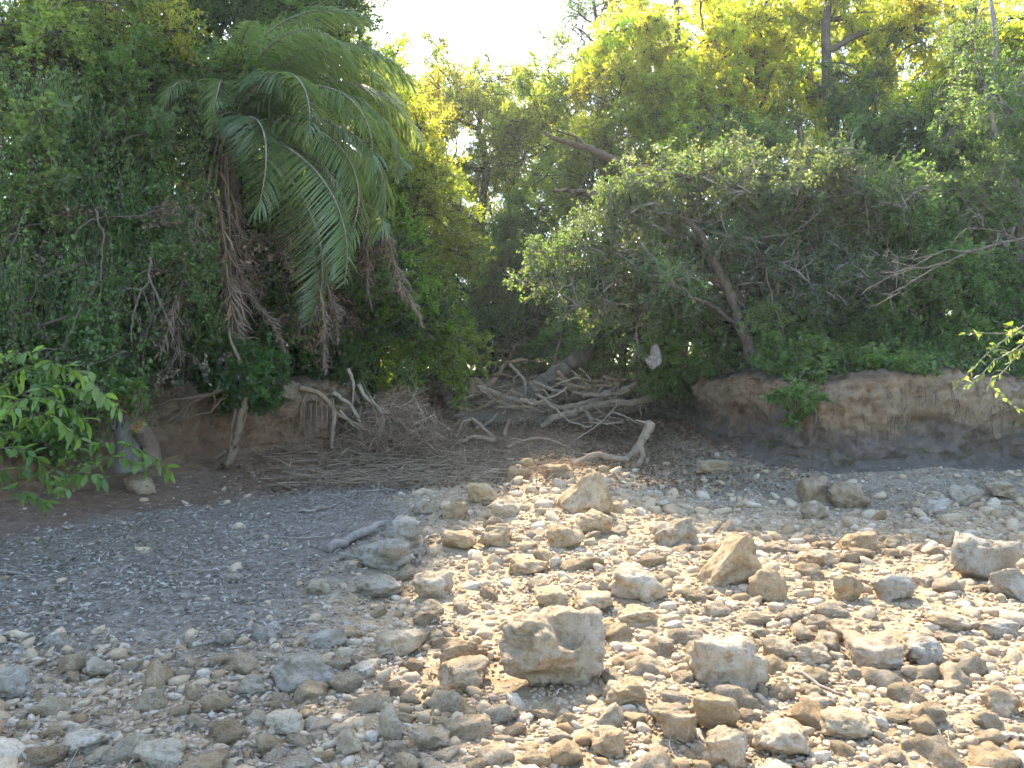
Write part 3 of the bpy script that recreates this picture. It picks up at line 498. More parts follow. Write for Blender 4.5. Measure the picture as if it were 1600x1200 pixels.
def far_wood():
    r = np.random.default_rng(8); n = 110000; az = r.uniform(-1.15, 1.15, n); rad = r.uniform(43, 56, n); z = 1.5 + 11.5 * r.random(n) ** 1.2
    p = xyz(np.sin(az) * rad, np.cos(az) * rad, z); keep = fbm(p * .35, 3) + .75 - z * .06 > 0; p = p[keep]; n = len(p)
    lv = Leaves(); l = r.uniform(.16, .34, n); lv.put(p, norm(r.normal(0, 1, (n, 3)) + np.array([0, 0, -.3])), norm(r.normal(0, .6, (n, 3)) + np.array([0, 0, .8])), l, l * .36, np.clip(.4 + .4 * fbm(p * .6, 2) + r.normal(0, .15, n), 0, 1))
    o = add('far_wood', lv.mesh('far_wood', M['leaf'])); tag(o, 'dense green wood closing off the view far behind the creek', 'wood', kind='stuff')
far_wood()
def undergrowth():
    """low leaves, seedlings and litter on the bank tops"""
    r = np.random.default_rng(9); lv = Leaves(); nt_ = 7500
    x = r.uniform(-9.5, 14, nt_); y = r.uniform(8, 27, nt_); s = bank_dist(x, y); k = (s > .22) & (s < 6) & (r.random(nt_) < np.exp(-s / 3.2)); x, y = x[k], y[k]; z = terrain(x, y); s = s[k]
    for a, b, c, q in zip(x, y, z, s):
        m = r.integers(14, 34); h = r.uniform(.08, .42) * (1 if q > .6 else .6); rr = r.uniform(.08, .25)
        p = np.array([a, b, c + .06]) + r.normal(0, 1, (m, 3)) * np.array([rr, rr, 0]) + np.array([0, 0, 1.]) * (r.random((m, 1)) * h)
        l = r.uniform(.04, .095, m); lv.put(p, norm(r.normal(0, .8, (m, 3)) + np.array([0, -.2, .1])), norm(r.normal(0, .5, (m, 3)) + np.array([0, -.2, .8])), l, l * .33, np.clip(r.uniform(.1, .6) + r.normal(0, .15, m), 0, 1))
    o = add('undergrowth', lv.mesh('undergrowth', M['leaf'])); o.color = (.8, .9, .8, 1); tag(o, 'low leafy undergrowth covering the bank tops under the trees', 'undergrowth', kind='stuff')
    lv = Leaves(); n = 16000; x = r.uniform(-10, 14, n); y = r.uniform(8, 28, n); s = bank_dist(x, y); k = (s > .3) & (s < 6); x, y = x[k], y[k]; n = len(x)
    l = r.uniform(.04, .1, n); lv.put(xyz(x, y, terrain(x, y) + .05), norm(r.normal(0, 1, (n, 3)) * np.array([1, 1, .25])), norm(r.normal(0, .35, (n, 3)) + np.array([0, 0, 1])), l, l * .3, r.random(n))
    o = add('forest_leaf_litter', lv.mesh('forest_leaf_litter', M['leaf_dry'])); tag(o, 'dry brown leaves fallen on the bank tops under the trees', 'leaf litter', kind='stuff')
undergrowth()

# ------------------------------------------------------------------ stones
def ico(sub):
    import bmesh
    bm = bmesh.new(); bmesh.ops.create_icosphere(bm, subdivisions=sub, radius=1); v = np.array([x.co[:] for x in bm.verts]); f = np.array([[q.index for q in p.verts] for p in bm.faces]); bm.free(); return norm(v), f
ICO = {k: ico(k) for k in (1, 2, 3, 4, 5)}
def stone(seed, sub, planes=14, sharp=26, rough=.07, box=None):
    """a worn, faceted block: a sphere pressed against random planes; scaled to a unit box afterwards"""
    r = np.random.default_rng(seed); v, f = ICO[sub]; n = norm(r.normal(0, 1, (planes, 3))); d = r.uniform(.62, 1.0, planes)
    n = np.vstack([n, np.eye(3), -np.eye(3)]); d = np.concatenate([d, r.uniform(.75, 1.05, 6)])
    c = np.maximum(v @ n.T, 1e-3) / d; rad = (c ** sharp).sum(1) ** (-1 / sharp)
    p = v * rad[:, None]; off = r.uniform(0, 30, 3)
    p = p * (1 + rough * 1.8 * fbm(p * 1.6 + off, 3) + rough * fbm(p * 5 + off, 5, .68) - rough * 1.1 * np.maximum(0, .35 - np.abs(fbm(p * 2.4 + off * 2, 3))))[:, None]
    lo, hi = p.min(0), p.max(0); return (p - (lo + hi) / 2) / (hi - lo), f
def stone_mesh(name, p, f): return make_mesh(name, p, f, M['rock'], True)
placed = []
def put_stone(name, label, cat, px, base, wpx, hpx, seed, deep=.85, sub=4, tint=(1, 1, 1), shape=None, rot=None, tilt=(0, 0), sink=.2, group=None, mesh=None, planes=14, sharp=30, rough=.10):
    g = ground_at(px, base); d = g[1]; wd = wpx / F * d; r = np.random.default_rng(seed + 9)
    look = math.atan2(CZ - g[2], d); dp = wd * deep; hh = max((hpx / F * d - dp * .55 * math.sin(look)) / math.cos(look), .25 * wd) * (1 + sink)
    if mesh is None:
        p, f = stone(seed, sub, planes, sharp, rough)
        if shape == 'pyramid': k = 1 - .72 * sstep(-.25, .55, p[:, 2]); p = np.stack([p[:, 0] * k + .05 * (p[:, 2] + .5), p[:, 1] * k, p[:, 2]], -1)
        if shape == 'wedge':
            p[:, 2] = (p[:, 2] + .5) * (.38 + .72 * sstep(-.5, .42, p[:, 0])) - .5
            for hx, hz in ((.05, -.12), (.13, -.10), (-.06, -.2), (.22, -.02)): w_ = np.exp(-(((p[:, 0] - hx) / .045) ** 2 + ((p[:, 2] - hz) / .06) ** 2)) * (p[:, 1] < 0); p[:, 1] += w_ * .16
        p = p * np.array([wd, dp, hh]); me = stone_mesh('stone', p, f); sc3 = (1, 1, 1)
    else: me = mesh; sc3 = (wd, dp, hh)
    o = add(name, me, color=tint); y = d + dp * .42
    o.location = (g[0] * y / d if False else g[0], y, tz(g[0], y) + hh * (.5 - sink)); o.scale = sc3
    o.rotation_euler = (R(tilt[0]), R(tilt[1]), R(rot if rot is not None else r.uniform(-12, 12)))
    tag(o, label, cat, group); placed.append((g[0], y, max(wd, dp) / 2)); return o
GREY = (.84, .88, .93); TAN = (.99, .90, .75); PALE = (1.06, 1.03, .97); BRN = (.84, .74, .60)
def big_boulder():
    """the large overhanging boulder with a hollow in its top, front centre"""
    v, f = ICO[5]; p0, _ = stone(44, 5, 12, 22, .08); p = p0 * np.array([.64, .60, .46])
    zz = p[:, 2] / .46 + .5; k = .55 + .45 * sstep(0, .5, zz); p[:, 0] = p[:, 0] * k + .04 * (1 - zz); p[:, 1] = p[:, 1] * k + .07 * (1 - sstep(0, .5, zz))
    p[:, 2] += .10 * p[:, 1] * sstep(.5, .8, zz)                                   # top leans towards the viewer
    def dent(c, rad, mv): 
        e = (p - np.array(c)) / np.array(rad); w_ = np.exp(-(e ** 2).sum(1) ** 1.5)[:, None]; p[:] = p + w_ * np.array(mv)
    dent((.11, -.12, .17), (.10, .10, .12), (0, .08, -.15)); dent((.20, -.26, .02), (.05, .12, .2), (-.01, .09, 0)); dent((-.2, -.2, .0), (.14, .1, .08), (0, .05, 0)); dent((.0, -.24, -.12), (.2, .1, .05), (0, .06, 0))
    p += (fbm(p * 9, 5, .65) * .014 + fbm(p * 30, 3) * .005)[:, None] * norm(p)
    g = ground_at(855, 1082); o = add('boulder', stone_mesh('boulder', p, f), color=(1.04, .99, .92)); o.location = (g[0], g[1] + .21, tz(g[0], g[1] + .2) + .185); o.rotation_euler = (R(-6), R(3), R(8))
    tag(o, 'largest cream boulder with a hollow in its top, front centre', 'boulder'); placed.append((g[0], g[1] + .2, .36))
big_boulder()
NAMED = [ # px, base, w, h, label, tint, seed, extras
 (724, 1046, 80, 46, 'upright brown slab pressed against the left of the hollowed boulder', BRN, 1, dict(deep=.45)),
 (925, 808, 104, 74, 'pyramid-shaped tan boulder at the head of the rubble', TAN, 2, dict(shape='pyramid', deep=.9)),
 (1138, 916, 108, 78, 'wedge-shaped tan boulder tilted up with small dark pores', TAN, 3, dict(shape='wedge', tilt=(0, -6), deep=.6, rot=8)),
 (1000, 942, 96, 58, 'broad pale flat-topped boulder in the middle of the rubble', PALE, 4, {}),
 (1213, 941, 66, 56, 'blocky tan stone right of the porous wedge boulder', TAN, 5, {}),
 (1552, 906, 106, 80, 'big grey boulder at the right edge of the rubble', GREY, 6, {}),
 (1592, 937, 62, 54, 'grey block cut by the right edge of the frame', GREY, 7, {}),
 (1150, 1082, 124, 96, 'large pale rounded boulder right of the hollowed boulder', PALE, 8, {}),
 (1125, 1148, 74, 68, 'tan lump leaning below the large pale rounded boulder', TAN, 10, {}),
 (1062, 1166, 78, 62, 'brownish block in front right of the hollowed boulder', (.95, .88, .78), 12, {}),
 (1142, 1206, 68, 66, 'whitish upright stone at the bottom right of centre', PALE, 13, {}),
 (825, 900, 62, 33, 'loaf-shaped stone resting across two others in mid rubble', TAN, 14, dict(tilt=(0, -8))),
 (672, 937, 66, 46, 'humped stone on the left edge of the sunlit rubble', (.98, .93, .86), 15, {}),
 (588, 938, 78, 40, 'grey flat block in the shade left of the humped stone', GREY, 16, {}),
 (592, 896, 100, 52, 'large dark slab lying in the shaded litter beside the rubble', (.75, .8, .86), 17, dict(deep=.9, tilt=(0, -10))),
 (625, 856, 62, 52, 'grey-topped stone beside the pale fallen log', GREY, 18, {}),
 (464, 1082, 112, 62, 'broad low grey boulder on the edge of the shade, lower left', GREY, 19, {}),
 (243, 1203, 96, 46, 'long pale slab at the bottom left', (1.05, 1.05, 1.02), 20, dict(tilt=(0, -8), deep=.5)),
 (8, 1096, 62, 54, 'rounded grey stone cut by the left edge', GREY, 21, {}),
 (491, 931, 44, 27, 'single smooth stone lying alone in the left leaf litter', (.85, .85, .82), 22, {}),
 (782, 811, 68, 36, 'pale flat-topped stone left of the pyramid boulder', PALE, 23, {}),
 (752, 787, 50, 34, 'tan stone at the upper left tip of the rubble', TAN, 24, {}),
 (710, 813, 44, 30, 'brown block on the upper left edge of the rubble', BRN, 25, {}),
 (661, 806, 38, 28, 'grey-brown stone in the litter left of the rubble tip', (.85, .82, .75), 26, {}),
 (810, 752, 36, 28, 'ochre lump in the group above the pyramid boulder', BRN, 27, {}),
 (824, 738, 38, 24, 'ochre lump highest in the group above the pyramid boulder', (.92, .78, .58), 28, {}),
 (874, 748, 54, 26, 'ochre stone under the arm of the forked driftwood', (.95, .83, .65), 29, {}),
 (1060, 857, 74, 50, 'grey-brown boulder between the pyramid boulder and the wedge', (.85, .83, .78), 30, dict(tilt=(0, -16))),
 (931, 837, 62, 40, 'tan stone just below the pyramid boulder', TAN, 31, {}),
 (884, 859, 62, 40, 'tan stone with a shaded front below left of the pyramid boulder', TAN, 32, {}),
 (772, 857, 56, 38, 'brown rounded block in the upper left rubble', (.92, .82, .68), 33, {}),
 (716, 862, 58, 34, 'tan stone on the left flank of the upper rubble', TAN, 34, {}),
 (1333, 941, 50, 48, 'tan stone leaning left of the grey pointed stone', TAN, 35, dict(tilt=(0, -18))),
 (1408, 942, 66, 52, 'pointed light grey stone in the right rubble', GREY, 36, dict(sharp=14)),
 (1470, 916, 66, 32, 'long pale stone left of the big grey boulder', PALE, 37, dict(tilt=(0, -12))),
 (1492, 987, 66, 32, 'flat stone below the big grey boulder', (1, .97, .92), 38, {}),
 (1385, 1050, 92, 60, 'pale broad boulder low in the right rubble', (1.05, .98, .93), 39, {}),
 (1455, 1045, 62, 52, 'grey stone right of the pale broad boulder', GREY, 40, {}),
 (1288, 886, 44, 29, 'round-backed stone beside the long thin stick', (1, .95, .88), 42, {}),
 (1352, 866, 56, 38, 'rusty brown stone at the edge of the right-hand shade', BRN, 43, {}),
 (1574, 996, 58, 32, 'flat grey stone cut by the right edge, lower down', GREY, 44, {}),
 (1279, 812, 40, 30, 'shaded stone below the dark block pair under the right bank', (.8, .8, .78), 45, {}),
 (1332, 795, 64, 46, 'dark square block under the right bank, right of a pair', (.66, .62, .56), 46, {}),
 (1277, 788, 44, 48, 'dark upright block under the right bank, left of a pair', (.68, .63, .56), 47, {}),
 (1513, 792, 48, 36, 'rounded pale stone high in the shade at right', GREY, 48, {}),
 (1478, 806, 54, 28, 'long grey stone sloping below the rounded pale one', GREY, 49, dict(tilt=(0, -14))),
 (1578, 782, 52, 30, 'brown-grey stone in the shade by the right edge', (.8, .78, .72), 50, {}),
 (1000, 982, 74, 38, 'tan slab just above the large pale rounded boulder', TAN, 51, {}),
 (930, 962, 66, 34, 'tan slab behind the hollowed boulder to its right', TAN, 52, {}),
 (860, 952, 56, 32, 'tan block behind the hollowed boulder', (.97, .9, .76), 53, {}),
 (620, 1028, 78, 44, 'pale flat slab left of the hollowed boulder', PALE, 54, dict(deep=.7)),
 (722, 1084, 88, 52, 'crumbly sand-coloured lump at the lower left of the hollowed boulder', (1.0, .92, .8), 55, dict(rough=.09)),
 (508, 1012, 66, 30, 'long grey block lying at the shade edge, left', GREY, 56, dict(tilt=(0, -12), deep=.5)),
 (347, 1010, 32, 27, 'grey stone touching a curved stick in the left litter', GREY, 57, {}),
 (608, 1158, 40, 58, 'egg-shaped pale stone standing in the lower left rubble', PALE, 58, dict(sharp=10)),
 (542, 1182, 44, 44, 'pale angular stone at the bottom, left of the egg-shaped one', PALE, 59, {}),
 (565, 1062, 46, 30, 'cream stone right of the broad low grey boulder', PALE, 60, {}),
 (978, 1106, 70, 46, 'cream stone wedged under the right of the hollowed boulder', TAN, 61, {}),
 (952, 1186, 58, 46, 'tan lump at the bottom in front of the boulder shadow', TAN, 62, {}),
 (876, 1164, 40, 26, 'small white stone in the shadow of the hollowed boulder', PALE, 63, {}),
 (440, 1150, 72, 38, 'cream stone at the lower left edge of the sunlight', PALE, 64, {}),
 (150, 1060, 46, 30, 'grey stone alone among the lower left litter', GREY, 65, {}),
 (385, 1092, 48, 34, 'angular grey stone below left of the broad low boulder', GREY, 66, {}),
 (120, 1180, 78, 36, 'low white-grey slab speckled with dark dots, bottom left', (1.08, 1.1, 1.1), 67, {}),
 (1235, 1190, 90, 60, 'cream boulder at the bottom right', PALE, 68, {}),
 (1335, 1160, 84, 52, 'cream broken stone low on the right', PALE, 69, {}),
 (1580, 1120, 62, 46, 'cream stone cut by the right edge near the bottom', PALE, 70, {}),
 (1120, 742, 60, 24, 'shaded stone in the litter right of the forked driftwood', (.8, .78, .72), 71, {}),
 (1330, 1010, 54, 40, 'tan stone in the middle of the right rubble', TAN, 72, {}),
 (1275, 1040, 60, 36, 'small cream slab right of the large pale rounded boulder', PALE, 73, {}),
]
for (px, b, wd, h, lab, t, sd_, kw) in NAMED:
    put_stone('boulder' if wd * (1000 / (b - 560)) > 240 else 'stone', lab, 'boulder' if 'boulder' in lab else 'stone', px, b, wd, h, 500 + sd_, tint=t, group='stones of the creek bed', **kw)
SM = [stone_mesh('stone', *stone(700 + k, 3, 9 + k % 7, 18 + 5 * (k % 4), .11)) for k in range(16)]
def short(lab):
    out = []
    for wd in lab.replace(',', '').split():
        if out and wd in ('with', 'in', 'at', 'of', 'on', 'lying', 'resting', 'pressed', 'leaning', 'right', 'left', 'beside', 'between', 'just', 'behind', 'below', 'under', 'high', 'sloping', 'touching', 'standing', 'alone', 'wedged', 'low', 'cut', 'tilted', 'speckled', 'highest', 'above'): break
        out.append(wd)
    return ' '.join(out)
def name_by_neighbour(todo):
    refs = [(o.location.x, o.location.y, short(o['label'])) for o in COL.objects if o.get('group') == 'stones of the creek bed' or o.get('label', '').startswith('largest cream')]
    n_of = {}
    for r_ in refs: n_of[r_[2]] = n_of.get(r_[2], 0) + 1
    refs = [r_ for r_ in refs if n_of[r_[2]] == 1]; cells = {}
    for o, x, y, t, sz in todo:
        d = [math.hypot(x - a, y - b) for a, b, c in refs]; k = int(np.argmin(d)); a, b, c = refs[k]; dx, dy = x - a, y - b
        side = ('left' if dx < 0 else 'right') if abs(dx) > abs(dy) else ('front' if dy < 0 else 'back'); cells.setdefault((c, side), []).append((d[k], o, t, sz))
    ORD = ['nearest to', 'second out from', 'third out from', 'fourth out from', 'fifth out from', 'sixth out from', 'seventh out from', 'eighth out from', 'ninth out from', 'tenth out from']
    for (c, side), L in cells.items():
        L.sort(key=lambda q_: q_[0])
        for j, (d, o, t, sz) in enumerate(L):
            col = 'grey' if t[2] > t[0] else ('brown' if t[2] < .7 * t[0] else ('tan' if t[2] < .88 * t[0] else 'cream')); word = 'small' if sz < .09 else 'middling'
            where = {'left': 'the left side of', 'right': 'the right side of', 'front': 'the front of', 'back': 'the back of'}[side]
            o['label'] = f'{word} {col} stone {ORD[min(j, 9)]} {where} the {c}'
def scatter():
    r = np.random.default_rng(21); cand = []; cell = {}
    def ok(x, y, rad, slack=.8):
        for (a, b, c) in placed[:75]:
            if (a - x) ** 2 + (b - y) ** 2 < ((c + rad) * slack) ** 2: return False
        i, j = int(x // .3), int(y // .3)
        for di in (-1, 0, 1):
            for dj in (-1, 0, 1):
                for (a, b, c) in cell.get((i + di, j + dj), ()):
                    if (a - x) ** 2 + (b - y) ** 2 < ((c + rad) * slack) ** 2: return False
        return True
    def density(x, y):
        dz = dryness(x, y); e = fbm(xyz(x * .8, y * .8, 2.), 2)
        d = dz * (.75 + .4 * e) + .5 * sstep(1.2, 2.6, x) * sstep(7, 8.5, y) * (1 - sstep(11, 13, y)) + .27 * (1 - sstep(4.0, 5.0, y + e * .5)) * (x < -.8) + .05
        return np.clip(d, .03, 1) * (1 - .8 * sstep(12.5, 15, y))
    N = 90000; ys = 2.6 + 12.5 * r.random(N) ** 1.5; xs = r.uniform(-.95, .95, N) * (ys * .72 + .8); s = bank_dist(xs, ys); den = density(xs, ys)
    size = .018 * (1 - r.random(N)) ** (-1 / 2.15); size = np.minimum(size, .19) * (.85 + .25 * dryness(xs, ys))
    k = (s < -.15) & (r.random(N) < den); xs, ys, size = xs[k], ys[k], size[k]; o = np.argsort(-size); keep = []
    for i in o:
        if size[i] > .03 and not ok(xs[i], ys[i], size[i] * .5): continue
        if size[i] > .03: cell.setdefault((int(xs[i] // .3), int(ys[i] // .3)), []).append((xs[i], ys[i], size[i] * .5))
        keep.append(i)
    keep = np.array(keep); xs, ys, size = xs[keep], ys[keep], size[keep]; z = terrain(xs, ys)
    app = size / ys * ((abs(xs / ys) < .66) & (ys > 3.1)); big = np.argsort(-app)[:236]; isb = np.zeros(len(xs), bool); isb[big] = True
    todo = []
    for i in big:
        dz = float(dryness(xs[i:i + 1], ys[i:i + 1])[0]); a = size[i] * r.uniform(.9, 1.3); bq = size[i] * r.uniform(.7, 1.0); c = size[i] * r.uniform(.5, .85)
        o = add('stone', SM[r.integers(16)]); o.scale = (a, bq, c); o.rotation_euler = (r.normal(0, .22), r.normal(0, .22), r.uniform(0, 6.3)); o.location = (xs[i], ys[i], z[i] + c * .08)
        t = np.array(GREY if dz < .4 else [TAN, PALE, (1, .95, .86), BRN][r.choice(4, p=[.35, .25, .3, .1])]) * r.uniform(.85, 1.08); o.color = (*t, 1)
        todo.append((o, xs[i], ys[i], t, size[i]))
        if xs[i] < -1.1 and dz < .6: lab, g = 'small grey stone lying in the shaded leaf litter on the left', 'small stones in the left litter'
        elif ys[i] > 8.2 and xs[i] > 1.5: lab, g = 'small dull stone in the shaded strip below the right bank', 'small stones below the right bank'
        elif ys[i] > 8: lab, g = 'small tan stone in the upper part of the sunlit rubble', 'small stones in the upper rubble'
        elif ys[i] > 5: lab, g = 'small tan stone in the middle of the sunlit rubble', 'small stones in the middle rubble'
        else: lab, g = 'small cream stone in the sunlit rubble nearest the viewer', 'small stones in the nearest rubble'
        tag(o, lab, 'stone', g)
    name_by_neighbour(todo)
    rest = np.where(~isb)[0]; V = []; Fc = []; T = []; n = 0
    base = {1: [stone(900 + k, 1, 6, 12, .1) for k in range(12)], 2: [stone(930 + k, 2, 8, 12, .08) for k in range(10)]}
    for i in rest:
        sub = 2 if size[i] / ys[i] > .0085 else 1; p, f = base[sub][r.integers(10)]; a = r.uniform(0, 6.3); ca, sa = math.cos(a), math.sin(a)
        p = p * np.array([size[i] * r.uniform(.9, 1.35), size[i] * r.uniform(.7, 1), size[i] * r.uniform(.5, .9)]); p = np.stack([p[:, 0] * ca - p[:, 1] * sa, p[:, 0] * sa + p[:, 1] * ca, p[:, 2] + p[:, 0] * r.normal(0, .25)], -1)
        V.append(p + np.array([xs[i], ys[i], z[i] + size[i] * .06])); Fc.append(f + n); T.append(np.full(len(f), np.clip(r.normal(.55, .25), 0, 1))); n += len(p)
    me = make_mesh('gravel', np.vstack(V), np.vstack(Fc), M['gravel'], True, {'tone': ('FACE', np.concatenate(T))})
    tag(add('gravel', me), 'loose tan gravel and pebbles spread between the stones of the bed', 'gravel', kind='stuff')
    print('stones', len(xs), 'gravel tris', sum(map(len, Fc)))
scatter()
def litter():
    r = np.random.default_rng(31); lv = Leaves(); N = 125000; ys = 2.6 + 14 * r.random(N) ** 1.3; xs = r.uniform(-.95, .95, N) * (ys * .72 + .8); s = bank_dist(xs, ys); dz = dryness(xs, ys)
    cl = fbm(xyz(xs * 1.5, ys * 1.5, 4.), 3); k = (s < .1) & (r.random(N) < np.clip((1 - dz) * (.75 + .35 * cl) + .006 + .08 * (cl > .6), .006, 1)); xs, ys = xs[k], ys[k]; n = len(xs)
    k = (bank_dist(xs, ys) < -1.7 + .4 * fbm(xyz(xs, ys, 3.), 2)) | (r.random(n) < .12) | (xs > -1.5); xs, ys = xs[k], ys[k]; n = len(xs)
    l = r.uniform(.022, .07, n); lv.put(xyz(xs, ys, terrain(xs, ys) + r.uniform(.006, .03, n)), norm(r.normal(0, 1, (n, 3)) * np.array([1, 1, .3])), norm(r.normal(0, .4, (n, 3)) + np.array([0, 0, 1])), l, l * r.uniform(.10, .26, n), r.random(n))
    o = add('leaf_litter', lv.mesh('leaf_litter', M['leaf_bleached'])); o.color = (1.05, 1, .92, 1); tag(o, 'small dry grey leaves strewn over the dark creek bed', 'leaf litter', kind='stuff')
    lv = Leaves(); n = 26000; xs = r.uniform(-4.2, 4.4, n); ys = r.uniform(9.5, 22, n); s = bank_dist(xs, ys); k = (s < .3) & (r.random(n) < sstep(9.5, 13, ys + fbm(xyz(xs, ys, 1.), 2))) ; xs, ys = xs[k], ys[k]; n = len(xs); l = r.uniform(.04, .10, n)
    lv.put(xyz(xs, ys, terrain(xs, ys) + r.uniform(.01, .06, n)), norm(r.normal(0, 1, (n, 3)) * np.array([1, 1, .4])), norm(r.normal(0, .5, (n, 3)) + np.array([0, -.2, 1])), l, l * r.uniform(.2, .36, n), r.random(n))
    o = add('brown_leaf_litter', lv.mesh('brown_leaf_litter', M['leaf_dry'])); o.color = (1.35, 1.1, .9, 1); tag(o, 'brown fallen leaves drifted around the log pile upstream', 'leaf litter', kind='stuff')
    T = Tubes()
    for _ in range(900):
        y = 3 + 13 * r.random() ** 1.2; x = r.uniform(-.9, .9) * (y * .7 + .5)
        if bank_dist(np.array([x]), np.array([y]))[0] > -.1 or r.random() > (1.1 - float(dryness(np.array([x]), np.array([y]))[0])) : continue
        a = r.uniform(0, 6.3); L = r.uniform(.06, .35); d = np.array([math.cos(a), math.sin(a), r.normal(0, .06)]); p = np.array([x, y, tz(x, y) + .015])
        T.tube([p, p + d * L * .5 + r.normal(0, .02 * 1, 3) * np.array([1, 1, .2]), p + d * L], [r.uniform(.002, .006), .002], 4, False)
    o = add('twig_litter', T.mesh('twig_litter', M['deadwood'])); tag(o, 'short broken twigs scattered over the dry creek bed', 'twigs', kind='stuff')
litter()

# ------------------------------------------------------------------ dead wood
def wood(name, label, cat, strokes, mat='deadwood', tint=(1.4, 1.35, 1.27), group=None, twigs=0, seed=0, parts=('stem', 'branch'), rough=.16):
    """strokes: (list of (px, py, d) or world points, start radius m, end radius m)"""
    r = np.random.default_rng(seed + 60); S = []
    for (pts, a, b) in strokes: S.append((np.array([P(*p) if p[1] > 40 else p for p in pts], float), a, b))
    base = S[0][0][0]; root = thing(name, label, cat, base, group)
    for i, (pts, a, b) in enumerate(S):
        n = max(8, int(len(pts) * 6)); c = spline(pts, n); L = np.linalg.norm(np.diff(c, axis=0), axis=1).sum(); w = np.cumsum(r.normal(0, (.018 if name == 'dead_limb' else .008) * min(L, 2), c.shape), 0); w -= np.linspace(0, 1, n)[:, None] * w[-1] * .7; c = c + w
        T = Tubes(); T.tube(c - base, [a, (a + b) * .55, b], 9 if a > .03 else 6, True, rough, 7, seed)
        add(parts[0] if i == 0 else parts[1], T.mesh(parts[0], M[mat]), root, color=tint)
        if twigs:
            T = Tubes()
            for _ in range(twigs):
                q = c[r.integers(n // 3, n)]; d = norm(r.normal(0, 1, 3) + norm(c[-1] - c[0]) * .7 + np.array([0, 0, .2])); l = r.uniform(.15, .55)
                pp = spline([q, q + d * l * .5 + r.normal(0, .04, 3), q + d * l + r.normal(0, .06, 3)], 6); T.tube(pp - base, [.008, .003], 4, False)
                for _ in range(2):
                    e = pp[r.integers(2, 5)]; T.tube([e - base, e - base + norm(d + r.normal(0, .7, 3)) * l * .45], [.005, .002], 3, False)
            add('twigs', T.mesh('twigs', M[mat]), root, color=tint)
    return root
def q(d, *pp): return [(a, b, d) for a, b in pp]
PILE = 'dead wood in the drift pile'
